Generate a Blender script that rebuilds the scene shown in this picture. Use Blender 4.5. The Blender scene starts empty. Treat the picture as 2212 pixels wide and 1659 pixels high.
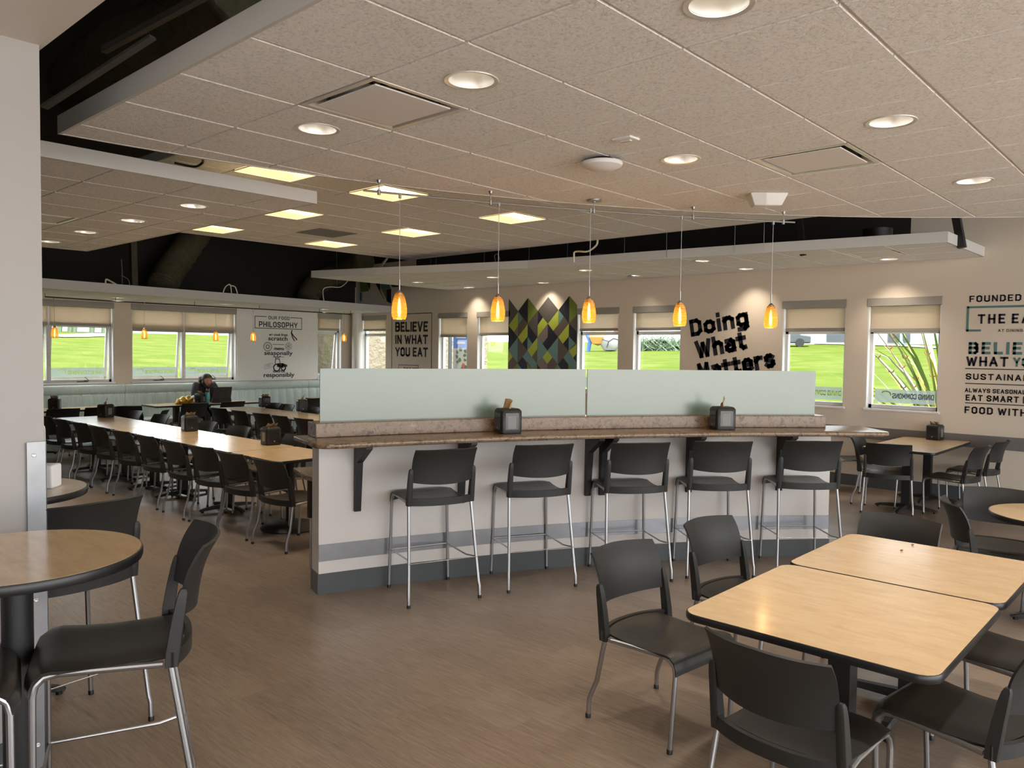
import bpy, bmesh, math, random
import numpy as np
from mathutils import Vector, Matrix
random.seed(7)
SC = bpy.context.scene
COL = SC.collection
# ------------------------------------------------------------------ camera
F_PX, PITCH, ROLL, YAW, EYE = 1680.3, math.radians(-2.44), math.radians(.75), math.radians(-42.45), 1.80
_d = np.array([math.sin(YAW)*math.cos(PITCH), math.cos(YAW)*math.cos(PITCH), math.sin(PITCH)])
_r = np.array([math.cos(YAW), -math.sin(YAW), 0.]); _u = np.cross(_r, _d)
CR = _r*math.cos(ROLL)+_u*math.sin(ROLL); CU = -_r*math.sin(ROLL)+_u*math.cos(ROLL); CD = _d
CO = np.array([0, 0, EYE])
cam = bpy.data.cameras.new('camera'); camo = bpy.data.objects.new('camera', cam); COL.objects.link(camo)
cam.sensor_width = 36; cam.lens = F_PX*36/2212; cam.clip_start = .05; cam.clip_end = 400
camo.matrix_world = Matrix(((CR[0], CU[0], -CD[0], 0), (CR[1], CU[1], -CD[1], 0), (CR[2], CU[2], -CD[2], EYE), (0, 0, 0, 1)))
SC.camera = camo
# ------------------------------------------------------------------ world, view
SC.view_settings.view_transform = 'Standard'; SC.view_settings.look = 'None'
SC.view_settings.gamma = 1; SC.view_settings.use_curve_mapping = False
SC.view_settings.exposure = 1.33
w = bpy.data.worlds.new('overcast_sky'); SC.world = w; w.use_nodes = True
bg = w.node_tree.nodes['Background']; bg.inputs[0].default_value = (.93, .97, 1.0, 1); bg.inputs[1].default_value = 2.3
sl = bpy.data.lights.new('added_sun', 'SUN'); sl.energy = 6.8; sl.angle = .06; sl.color = (1, .96, .90); so = bpy.data.objects.new('added_sun', sl); COL.objects.link(so)  # added sun, lights the paving so more light reaches the ceilings
so.rotation_euler = Vector((-.46, .10, -.88)).to_track_quat('-Z', 'Y').to_euler()
SC.cycles.max_bounces = 8; SC.cycles.diffuse_bounces = 5; SC.cycles.glossy_bounces = 3; SC.cycles.transmission_bounces = 4
SC.cycles.transparent_max_bounces = 12; SC.cycles.sample_clamp_indirect = 4; SC.cycles.caustics_reflective = False; SC.cycles.caustics_refractive = False
DOWN_W, DOWN_N, TROFF_E, AMB_W = 13.0, 12.5, 1.25, .7

def ray(x, y): return CD+CR*(x-1106)/F_PX+CU*(829.5-y)/F_PX
def Z(x, y, z):
    v = ray(x, y); return CO+v*(z-EYE)/v[2]
def PX(x, y, X):
    v = ray(x, y); return CO+v*X/v[0]
def PY(x, y, Y):
    v = ray(x, y); return CO+v*Y/v[1]
# ------------------------------------------------------------------ materials
MATS = {}
def nodes(name):
    m = bpy.data.materials.new(name); m.use_nodes = True; MATS[name] = m
    nt = m.node_tree; return m, nt, nt.nodes['Principled BSDF'], nt.nodes['Material Output']
def mat(name, col, rough=.5, metal=0., spec=.5, noise=None, bump=None, emit=None, es=0., coat=0.):
    """noise=(scale, amount): colour mottling; bump=(scale, strength, distance)"""
    m, nt, b, o = nodes(name)
    b.inputs['Base Color'].default_value = (*col, 1); b.inputs['Roughness'].default_value = rough
    b.inputs['Metallic'].default_value = metal; b.inputs['Specular IOR Level'].default_value = spec
    b.inputs['Coat Weight'].default_value = coat
    if emit: b.inputs['Emission Color'].default_value = (*emit, 1); b.inputs['Emission Strength'].default_value = es
    if noise or bump:
        tc = nt.nodes.new('ShaderNodeTexCoord')
    if noise:
        n = nt.nodes.new('ShaderNodeTexNoise'); n.inputs['Scale'].default_value = noise[0]; n.inputs['Detail'].default_value = 6
        nt.links.new(tc.outputs['Object'], n.inputs['Vector'])
        r = nt.nodes.new('ShaderNodeMix'); r.data_type = 'RGBA'
        r.inputs[6].default_value = (*[c*(1-noise[1]) for c in col], 1); r.inputs[7].default_value = (*[min(1, c*(1+noise[1])) for c in col], 1)
        nt.links.new(n.outputs['Fac'], r.inputs[0]); nt.links.new(r.outputs[2], b.inputs['Base Color'])
    if bump:
        n2 = nt.nodes.new('ShaderNodeTexNoise'); n2.inputs['Scale'].default_value = bump[0]; n2.inputs['Detail'].default_value = 3
        nt.links.new(tc.outputs['Object'], n2.inputs['Vector'])
        bp = nt.nodes.new('ShaderNodeBump'); bp.inputs['Strength'].default_value = bump[1]; bp.inputs['Distance'].default_value = bump[2]
        nt.links.new(n2.outputs['Fac'], bp.inputs['Height']); nt.links.new(bp.outputs['Normal'], b.inputs['Normal'])
    return m
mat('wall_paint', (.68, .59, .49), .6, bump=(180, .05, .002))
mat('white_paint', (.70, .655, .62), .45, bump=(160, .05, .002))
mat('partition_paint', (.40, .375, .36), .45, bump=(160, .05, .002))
mat('board_white', (.78, .78, .76), .45)
mat('fascia', (.60, .59, .58), .5)
mat('tbar', (.66, .63, .60), .45)
mat('dark_gap', (.10, .092, .085), .8)
mat('plenum', (.016, .014, .011), .9)
mat('duct', (.085, .072, .04), .8, noise=(14, .5), bump=(30, .5, .02))
mat('steel', (.40, .40, .41), .38, 1.0)
mat('stainless', (.30, .30, .31), .42, 1.0, noise=(9, .25), bump=(60, .05, .002))
mat('chrome_white', (.80, .79, .78), .34, .6)
mat('charcoal', (.017, .0168, .0160), .54, bump=(900, .04, .0005))
mat('charcoal_seat', (.027, .0255, .0225), .40, bump=(900, .05, .0005))
mat('black', (.010, .010, .011), .45)
mat('black_edge', (.012, .012, .014), .35)
mat('black_metal', (.011, .011, .012), .5)
mat('smoke_panel', (.020, .020, .021), .18)
mat('grey_base', (.085, .092, .098), .32)
mat('stripe_metal', (.36, .37, .40), .27, .75, noise=(20, .12))
mat('rail_grey', (.17, .155, .145), .5)
mat('napkin', (.50, .34, .19), .85, bump=(80, .3, .003))
mat('paper_white', (.85, .85, .87), .6)
mat('ink', (.010, .010, .020), .6)
mat('ink_soft', (.045, .045, .05), .6)
mat('teal_ink', (.10, .20, .20), .6)
mat('frame_white', (.72, .71, .71), .4)
mat('shade_case', (.33, .31, .28), .5)
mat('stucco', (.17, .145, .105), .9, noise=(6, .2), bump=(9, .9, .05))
mat('path', (.27, .26, .255), .9)
mat('bounce_paving', (.66, .63, .59), .9, noise=(2, .08))
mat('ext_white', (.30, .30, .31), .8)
mat('roof_dark', (.02, .02, .02), .9)
mat('skin', (.38, .21, .14), .5)
mat('hair', (.012, .009, .008), .5)
mat('jacket', (.018, .018, .022), .75)
mat('shirt', (.42, .33, .22), .8)
mat('trousers', (.03, .035, .05), .8)
mat('laptop_grey', (.035, .037, .042), .4)
mat('teal_bottle', (.10, .40, .42), .3, .2)
mat('bag_gold', (.55, .36, .05), .28, .4, noise=(25, .5), bump=(18, .6, .02))
mat('bag_white', (.75, .72, .70), .3, noise=(30, .2))
mat('bag_purple', (.10, .02, .10), .3)
mat('wire_white', (.75, .70, .55), .5)
mat('wire_grey', (.16, .15, .13), .5)
mat('plastic_white', (.82, .80, .81), .55, 0, .2)
mat('plastic_grey', (.42, .41, .40), .4)
mat('leaf_green', (.09, .16, .04), .6)
mat('leaf_yellow', (.36, .32, .05), .55)
mat('leaf_dark', (.07, .11, .06), .6)
mat('leaf_silver', (.26, .29, .25), .6)
mat('flower_red', (.30, .06, .04), .6)
mat('bark', (.14, .10, .07), .8)
mat('sign_blue', (.05, .13, .45), .5)
mat('orange', (.70, .30, .10), .5)
mat('lamp_blue', (.20, .50, .72), .5)
mat('car_dark', (.05, .06, .07), .3)
mat('asphalt', (.30, .30, .31), .9)
for n, c in dict(mural_T=(.085, .076, .070), mural_B=(.105, .078, .068), mural_P=(.19, .155, .14), mural_N=(.011, .013, .026), mural_L=(.36, .42, .055), mural_G=(.17, .21, .035), mural_A=(.12, .23, .235)).items(): mat(n, c, .5)
mat('lamp_core', (1, .9, .7), .5, emit=(1, .70, .32), es=9)
mat('down_core', (1, .95, .85), .5, emit=(1, .84, .58), es=3)
mat('troffer_lens', (.9, .85, .7), .5, emit=(1, .74, .36), es=TROFF_E)
mat('troffer_pan', (.85, .78, .62), .5, emit=(1, .68, .30), es=.42)
mat('card_grey', (.16, .155, .15), .35)
mat('lens_clear', (.62, .62, .60), .15)

def rampmat(name, stops, scale, detail, rough, bump=None, distort=0, stretch=None):
    m, nt, b, o = nodes(name)
    tc = nt.nodes.new('ShaderNodeTexCoord'); mp = nt.nodes.new('ShaderNodeMapping')
    if stretch: mp.inputs['Scale'].default_value = stretch
    n = nt.nodes.new('ShaderNodeTexNoise'); n.inputs['Scale'].default_value = scale; n.inputs['Detail'].default_value = detail
    n.inputs['Distortion'].default_value = distort; n.inputs['Roughness'].default_value = .65
    nt.links.new(tc.outputs['Object'], mp.inputs[0]); nt.links.new(mp.outputs[0], n.inputs['Vector'])
    r = nt.nodes.new('ShaderNodeValToRGB'); e = r.color_ramp.elements
    e[0].position, e[0].color = stops[0][0], (*stops[0][1], 1); e[1].position, e[1].color = stops[-1][0], (*stops[-1][1], 1)
    for p, c in stops[1:-1]:
        x = e.new(p); x.color = (*c, 1)
    nt.links.new(n.outputs['Fac'], r.inputs[0]); nt.links.new(r.outputs[0], b.inputs['Base Color'])
    b.inputs['Roughness'].default_value = rough
    if bump:
        bp = nt.nodes.new('ShaderNodeBump'); bp.inputs['Strength'].default_value = bump[0]; bp.inputs['Distance'].default_value = bump[1]
        nt.links.new(n.outputs['Fac'], bp.inputs['Height']); nt.links.new(bp.outputs['Normal'], b.inputs['Normal'])
    return m
rampmat('granite', [(.30, (.05, .028, .018)), (.43, (.15, .095, .058)), (.52, (.25, .17, .105)), (.60, (.17, .11, .075)), (.72, (.36, .27, .20))], 22, 12, .26, distort=1.2)
rampmat('maple', [(.3, (.60, .40, .215)), (.5, (.66, .46, .26)), (.7, (.71, .51, .30))], 9, 7, .24, distort=.4, stretch=(.6, 2.2, 1))
rampmat('laminate_pale', [(.3, (.60, .50, .42)), (.7, (.66, .56, .48))], 9, 5, .3)
rampmat('tile', [(.34, (.66, .65, .645)), (.47, (.85, .845, .85)), (.7, (.91, .905, .91))], 62, 5, .85, bump=(.7, .008))
rampmat('grass', [(.3, (.044, .072, .006)), (.5, (.061, .086, .014)), (.7, (.088, .104, .026))], .55, 9, .95, stretch=(1, 1, 1))
MATS['grass'].node_tree.nodes['Principled BSDF'].inputs['Specular IOR Level'].default_value = .02
rampmat('vinyl', [(.3, (.35, .44, .42)), (.5, (.50, .60, .58)), (.7, (.60, .69, .66))], 6, 8, .34, stretch=(4, 22, .5))

MATS['maple'].node_tree.nodes['Principled BSDF'].inputs['Coat Weight'].default_value = .35
MATS['maple'].node_tree.nodes['Principled BSDF'].inputs['Coat Roughness'].default_value = .12
def floor_mat():
    m, nt, b, o = nodes('floor_planks')
    L = nt.links.new; N = nt.nodes.new
    tc = N('ShaderNodeTexCoord')
    br = N('ShaderNodeTexBrick'); br.inputs['Scale'].default_value = 1; br.inputs['Mortar Size'].default_value = .0012
    br.inputs['Brick Width'].default_value = 1.22; br.inputs['Row Height'].default_value = .178
    br.inputs['Color1'].default_value = (.12, .12, .12, 1); br.inputs['Color2'].default_value = (.9, .9, .9, 1); br.inputs['Mortar'].default_value = (.3, .3, .3, 1)
    br.offset = .37; L(tc.outputs['Object'], br.inputs['Vector'])
    mp = N('ShaderNodeMapping'); mp.inputs['Scale'].default_value = (1.8, 20, 1); L(tc.outputs['Object'], mp.inputs[0])
    n1 = N('ShaderNodeTexNoise'); n1.inputs['Scale'].default_value = 3.2; n1.inputs['Detail'].default_value = 9; n1.inputs['Roughness'].default_value = .7; L(mp.outputs[0], n1.inputs['Vector'])
    n2 = N('ShaderNodeTexNoise'); n2.inputs['Scale'].default_value = 1.1; n2.inputs['Detail'].default_value = 3; L(tc.outputs['Object'], n2.inputs['Vector'])
    a = N('ShaderNodeMath'); a.operation = 'MULTIPLY_ADD'; a.inputs[1].default_value = .16; L(br.outputs['Color'], a.inputs[0]); L(n1.outputs['Fac'], a.inputs[2])
    a2 = N('ShaderNodeMath'); a2.operation = 'MULTIPLY_ADD'; a2.inputs[1].default_value = .25; L(n2.outputs['Fac'], a2.inputs[0]); L(a.outputs[0], a2.inputs[2])
    r = N('ShaderNodeValToRGB'); e = r.color_ramp.elements
    e[0].position = .42; e[0].color = (.135, .096, .070, 1); e[1].position = .95; e[1].color = (.32, .248, .187, 1)
    x = e.new(.68); x.color = (.225, .166, .122, 1)
    L(a2.outputs[0], r.inputs[0]); L(r.outputs[0], b.inputs['Base Color'])
    b.inputs['Roughness'].default_value = .36; b.inputs['Specular IOR Level'].default_value = .45
    bp = N('ShaderNodeBump'); bp.inputs['Strength'].default_value = .12; bp.inputs['Distance'].default_value = .002
    L(n1.outputs['Fac'], bp.inputs['Height']); L(bp.outputs['Normal'], b.inputs['Normal'])
floor_mat()
def mixmat(name, parts):
    """weighted sum of simple BSDFs: [(weight, type, colour, rough)]"""
    m = bpy.data.materials.new(name); m.use_nodes = True; MATS[name] = m; nt = m.node_tree
    nt.nodes.remove(nt.nodes['Principled BSDF']); out = nt.nodes['Material Output']; acc, tot = None, 0
    for wgt, ty, c, rg in parts:
        s = nt.nodes.new('ShaderNodeBsdf'+ty); s.inputs['Color'].default_value = (*c, 1)
        if rg is not None: s.inputs['Roughness'].default_value = rg
        tot += wgt
        if acc is None: acc = s
        else:
            x = nt.nodes.new('ShaderNodeMixShader'); x.inputs[0].default_value = wgt/tot
            nt.links.new(acc.outputs[0], x.inputs[1]); nt.links.new(s.outputs[0], x.inputs[2]); acc = x
    nt.links.new(acc.outputs[0], out.inputs['Surface']); return m
mixmat('pane', [(.94, 'Transparent', (.97, .985, .98), None), (.06, 'Glossy', (1, 1, 1), .02)])
mixmat('film', [(.22, 'Transparent', (.6, .7, .68), None), (.40, 'Translucent', (.26, .30, .30), None), (.38, 'Diffuse', (.42, .47, .46), None)])
mixmat('film_letter', [(.5, 'Diffuse', (.75, .85, .30), None), (.5, 'Translucent', (.62, .75, .22), None)])
mixmat('film_ink', [(.6, 'Diffuse', (.20, .22, .25), None), (.4, 'Translucent', (.12, .13, .15), None)])
mixmat('frosted', [(.50, 'Diffuse', (.255, .335, .27), None), (.42, 'Translucent', (.26, .40, .36), None), (.08, 'Glossy', (1, 1, 1), .25)])
mixmat('shade_cloth', [(.42, 'Diffuse', (.62, .54, .44), None), (.42, 'Translucent', (.60, .50, .38), None), (.16, 'Transparent', (.8, .75, .7), None)])
mixmat('amber_glass', [(.50, 'Transparent', (.92, .60, .20), None), (.26, 'Translucent', (.80, .46, .10), None), (.16, 'Diffuse', (.55, .33, .08), None), (.08, 'Glossy', (1, .9, .7), .08)])

# ------------------------------------------------------------------ mesh builder
class M:
    def __init__(s): s.v = []; s.f = []; s.mi = []
    def add(s, vs, fs, mi=0):
        o = len(s.v); s.v += [tuple(map(float, v)) for v in vs]; s.f += [tuple(i+o for i in f) for f in fs]; s.mi += [mi]*len(fs); return s
    def box(s, x0, y0, z0, x1, y1, z1, mi=0):
        x0, x1 = sorted((x0, x1)); y0, y1 = sorted((y0, y1)); z0, z1 = sorted((z0, z1))
        return s.add([(x0, y0, z0), (x1, y0, z0), (x1, y1, z0), (x0, y1, z0), (x0, y0, z1), (x1, y0, z1), (x1, y1, z1), (x0, y1, z1)],
                     [(0, 3, 2, 1), (4, 5, 6, 7), (0, 1, 5, 4), (1, 2, 6, 5), (2, 3, 7, 6), (3, 0, 4, 7)], mi)
    def loft(s, rings, caps=True, closed=False, mi=0):
        n = len(rings[0]); vs = [p for r in rings for p in r]; fs = []
        m = len(rings)
        for i in range(m if closed else m-1):
            a, b = i*n, ((i+1) % m)*n
            for j in range(n):
                k = (j+1) % n; fs.append((a+j, a+k, b+k, b+j))
        if caps and not closed: fs += [tuple(range(n))[::-1], tuple((m-1)*n+j for j in range(n))]
        return s.add(vs, fs, mi)
    def tube(s, path, r, n=8, caps=True, closed=False, mi=0):
        P = [Vector(p) for p in path]; rings = []; m = len(P)
        rs = r if isinstance(r, (list, tuple)) else [r]*m
        ref = None
        for i, p in enumerate(P):
            if closed: t = P[(i+1) % m]-P[i-1]
            else: t = P[min(i+1, m-1)]-P[max(i-1, 0)]
            t.normalize()
            if ref is None: ref = t.orthogonal().normalized()
            ref = (ref-t*ref.dot(t)).normalized(); b = t.cross(ref)
            rings.append([p+(ref*math.cos(2*math.pi*k/n)+b*math.sin(2*math.pi*k/n))*rs[i] for k in range(n)])
        return s.loft(rings, caps, closed, mi)
    def lathe(s, prof, n=24, c=(0, 0, 0), caps=False, mi=0):
        rings = [[(c[0]+r*math.cos(2*math.pi*k/n), c[1]+r*math.sin(2*math.pi*k/n), c[2]+z) for k in range(n)] for r, z in prof]
        return s.loft(rings, caps, False, mi)
    def prism(s, poly, z0, z1, mi=0):
        return s.loft([[(x, y, z0) for x, y in poly], [(x, y, z1) for x, y in poly]], True, False, mi)
    def slab(s, fn, nu, nv, t, mi=0):
        """closed sheet of thickness t behind the surface fn(u,v), u in -1..1, v in 0..1"""
        g = np.array([[fn(-1+2*i/nu, j/nv) for i in range(nu+1)] for j in range(nv+1)], float)
        du = np.gradient(g, axis=1); dv = np.gradient(g, axis=0); nn = np.cross(du, dv); nn /= np.linalg.norm(nn, axis=2, keepdims=True)+1e-12
        b = g-nn*t; W = nu+1; A = W*(nv+1); vs = list(g.reshape(-1, 3))+list(b.reshape(-1, 3)); fs = []
        for j in range(nv):
            for i in range(nu):
                p = j*W+i; fs.append((p, p+1, p+W+1, p+W)); fs.append((A+p, A+p+W, A+p+W+1, A+p+1))
        for i in range(nu):
            fs.append((i+1, i, A+i, A+i+1)); p = nv*W+i; fs.append((p, p+1, A+p+1, A+p))
        for j in range(nv):
            p = j*W; fs.append((p, p+W, A+p+W, A+p)); p = j*W+nu; fs.append((p+W, p, A+p, A+p+W))
        return s.add(vs, fs, mi)
    def sheet(s, pts, mi=0): return s.add(pts, [tuple(range(len(pts)))], mi)
    def obj(s, name, mats, parent=None, smooth=35, loc=None, bevel=None, sub=0):
        me = bpy.data.meshes.new(name); me.from_pydata(s.v, [], s.f); me.validate()
        if isinstance(mats, str): mats = [mats]
        for m in mats: me.materials.append(MATS[m])
        if len(mats) > 1: me.polygons.foreach_set('material_index', s.mi[:len(me.polygons)])
        bm = bmesh.new(); bm.from_mesh(me); bmesh.ops.recalc_face_normals(bm, faces=bm.faces); bm.to_mesh(me); bm.free()
        if smooth:
            me.polygons.foreach_set('use_smooth', [True]*len(me.polygons)); me.set_sharp_from_angle(angle=math.radians(smooth))
        return link(name, me, parent, loc, bevel, sub)
def link(name, me, parent=None, loc=None, bevel=None, sub=0):
    o = bpy.data.objects.new(name, me); COL.objects.link(o)
    if parent: o.parent = parent
    if loc is not None: o.location = loc
    if bevel:
        b = o.modifiers.new('bevel', 'BEVEL'); b.width = bevel; b.segments = 3; b.limit_method = 'ANGLE'; b.angle_limit = math.radians(40)
    if sub:
        d = o.modifiers.new('smooth', 'SUBSURF'); d.levels = sub; d.render_levels = sub
    return o
def tag(o, label, cat, group=None, kind=None):
    o['label'] = label; o['category'] = cat
    if group: o['group'] = group
    if kind: o['kind'] = kind
    return o
def thing(name, label, cat, loc=(0, 0, 0), rz=0., group=None):
    o = bpy.data.objects.new(name, None); COL.objects.link(o); o.location = loc; o.rotation_euler = (0, 0, rz); o.empty_display_size = .1
    return tag(o, label, cat, group)
def struct(o, label=None):
    o['kind'] = 'structure'
    if label: o['label'] = label
    return o
def dup(root, loc, rz, label, group=None, deep=True):
    r = root.copy(); COL.objects.link(r); r.location = loc; r.rotation_euler = (0, 0, rz); r['label'] = label
    if group: r['group'] = group
    for ch in list(root.children):
        c = ch.copy(); COL.objects.link(c); c.parent = r
        if deep:
            for g in list(ch.children):
                d = g.copy(); COL.objects.link(d); d.parent = c
    return r
def panel(outline, holes, flip=None):
    """flat face with holes: 2D loops -> list of 2D tris via bmesh"""
    bm = bmesh.new(); es = []
    for lp in [outline]+holes:
        vs = [bm.verts.new((x, y, 0)) for x, y in lp]
        es += [bm.edges.new((vs[i], vs[(i+1) % len(vs)])) for i in range(len(vs))]
    bmesh.ops.triangle_fill(bm, use_beauty=True, use_dissolve=False, edges=es)
    bm.verts.index_update()
    V = [(v.co.x, v.co.y) for v in bm.verts]; Fc = [tuple(v.index for v in f.verts) for f in bm.faces]; bm.free(); return V, Fc
def circ(cx, cy, r, n=28): return [(cx+r*math.cos(2*math.pi*k/n), cy+r*math.sin(2*math.pi*k/n)) for k in range(n)]
def rect(x0, y0, x1, y1): return [(x0, y0), (x1, y0), (x1, y1), (x0, y1)]
def rrect(x0, y0, x1, y1, r, n=5):
    out = []
    for cx, cy, a in ((x1-r, y1-r, 0), (x0+r, y1-r, 90), (x0+r, y0+r, 180), (x1-r, y0+r, 270)):
        for k in range(n+1):
            t = math.radians(a+90*k/n); out.append((cx+r*math.cos(t), cy+r*math.sin(t)))
    return out
def solid(outline, holes, mapf, t_vec, name, mats, parent=None):
    """extruded plate with through holes; mapf maps (a,b)->xyz"""
    V, Fc = panel(outline, holes); m = M(); n = len(V); t = np.array(t_vec)
    A = [np.array(mapf(a, b)) for a, b in V]; m.add(A+[p+t for p in A], [f for f in Fc]+[tuple(n+i for i in f[::-1]) for f in Fc])
    for lp in [outline]+holes:
        P = [np.array(mapf(a, b)) for a, b in lp]; k = len(P)
        m.add(P+[p+t for p in P], [(i, (i+1) % k, k+(i+1) % k, k+i) for i in range(k)])
    return m.obj(name, mats, parent, smooth=0)
# ================================================================== STRUCTURE
WB, WL = 11.1, -15.2          # inner faces of the back wall (Y) and the window wall (X)
ZN, ZL, ZU, ZBK, ZW = 3.01, 3.01, 3.35, 3.045, 2.63   # undersides of the ceilings
H_DECK = 4.6
m = M(); m.box(-15.5, -6, -.12, 6, 11.4, 0); fl = struct(m.obj('floor', 'floor_planks', smooth=0), 'brown wood-look vinyl plank floor')
m = M(); m.box(-15.5, -6.2, H_DECK, 6.2, 11.4, H_DECK+.2); struct(m.obj('roof_deck', 'plenum', smooth=0), 'black painted deck above the hung ceilings')
SILL_B, TOP_B, SILL_L, TOP_L = 1.085, 2.57, 1.125, 2.59
xb = lambda p, y=676: PY(p, y, WB)[0]
yl = lambda p, y=660: PX(p, y, WL)[1]
BW = [(xb(781), xb(834)), (xb(947), xb(1010)), (xb(1031), xb(1031)+.9), (xb(1337)-.9, xb(1337)), (xb(1368), xb(1368)+.92), (xb(1691), xb(1828)), (xb(1875), xb(2034))]
LW = [(3.05, yl(245)), (yl(284), yl(510)), (yl(686), yl(738))]
TH = .22
solid(rect(WL-TH, 0, 6, 4.6), [rect(a, SILL_B, b, TOP_B) for a, b in BW], lambda a, b: (a, WB, b), (0, TH, 0), 'wall_back', 'wall_paint')
solid(rect(-6, 0, WB, 4.6), [rect(a, SILL_L, b, TOP_L) for a, b in LW], lambda a, b: (WL, a, b), (-TH, 0, 0), 'wall_left', 'wall_paint')
# the sides of the room behind the camera: glazed fronts that let the daylight in
solid(rect(-15.5, 0, 6.2, 4.6), [rect(2.2, .3, 5.6, 2.6)], lambda a, b: (a, -6, b), (0, -TH, 0), 'wall_front', 'wall_paint')
solid(rect(-6, 0, WB, 4.6), [rect(-5.8+i*2.75, .15, -3.15+i*2.75, 4.2) for i in range(6)], lambda a, b: (6, a, b), (TH, 0, 0), 'wall_right', 'wall_paint')
for n in ('wall_back', 'wall_left', 'wall_front', 'wall_right'): struct(bpy.data.objects[n])
# dark plenum liners: the black-painted wall tops above the soffits
m = M(); m.box(WL+.002, 1.2, ZW+.2, WL+.012, WB-.02, H_DECK-.02); struct(m.obj('wall_left_upper', 'plenum', smooth=0), 'black painted upper wall above the window soffit')
m = M(); m.box(WL+.02, WB-.012, 3.75, 6, WB-.002, H_DECK-.02); m.box(WL+.02, WB-.012, ZBK+.2, xb(780, 640)-.3, WB-.002, 3.75); m.box(xb(900, 600), WB-.012, ZBK+.13, xb(1968, 490), WB-.002, 3.75)
struct(m.obj('wall_back_upper', 'plenum', smooth=0), 'black painted upper part of the back wall')
# skirting and chair rail on the back wall
m = M(); m.box(WL+.05, WB-.014, 0, 6, WB, .155); struct(m.obj('baseboard_back', 'grey_base', smooth=0), 'dark grey rubber base along the back wall')
m = M(); m.box(xb(1560, 900), WB-.02, .665, 6, WB, .825); struct(m.obj('trim_1', 'rail_grey', smooth=0, bevel=.004), 'flat brown grey chair rail on the back wall')
m = M(); m.box(WL, 1.2, 0, WL+.014, WB-.02, .155); struct(m.obj('baseboard_left', 'grey_base', smooth=0))
# rounded corner post between the two window walls
cx = Z(770, 740, 1.9); m = M(); a = PY(771, 700, WB-.12); m.tube([(a[0], a[1], 0), (a[0], a[1], ZW+.02)], .115, 24); struct(m.obj('pillar_corner', 'white_paint'), 'round white column in the far corner')
# near partition at the left and the drywall soffit over the camera
PXW = Z(104, 1648, 0)[0]; PYE = Z(104, 1648, 0)[1]; ZS = PX(93, 100, PXW)[2]
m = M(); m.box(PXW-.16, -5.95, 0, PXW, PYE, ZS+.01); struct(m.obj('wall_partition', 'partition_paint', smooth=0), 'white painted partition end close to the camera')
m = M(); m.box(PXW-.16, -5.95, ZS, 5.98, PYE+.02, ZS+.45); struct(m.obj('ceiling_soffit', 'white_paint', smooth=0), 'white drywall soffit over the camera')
m = M(); m.box(PXW, -5.9, 0, PXW+.012, PYE, .15); struct(m.obj('baseboard_partition', 'grey_base', smooth=0))

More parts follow.
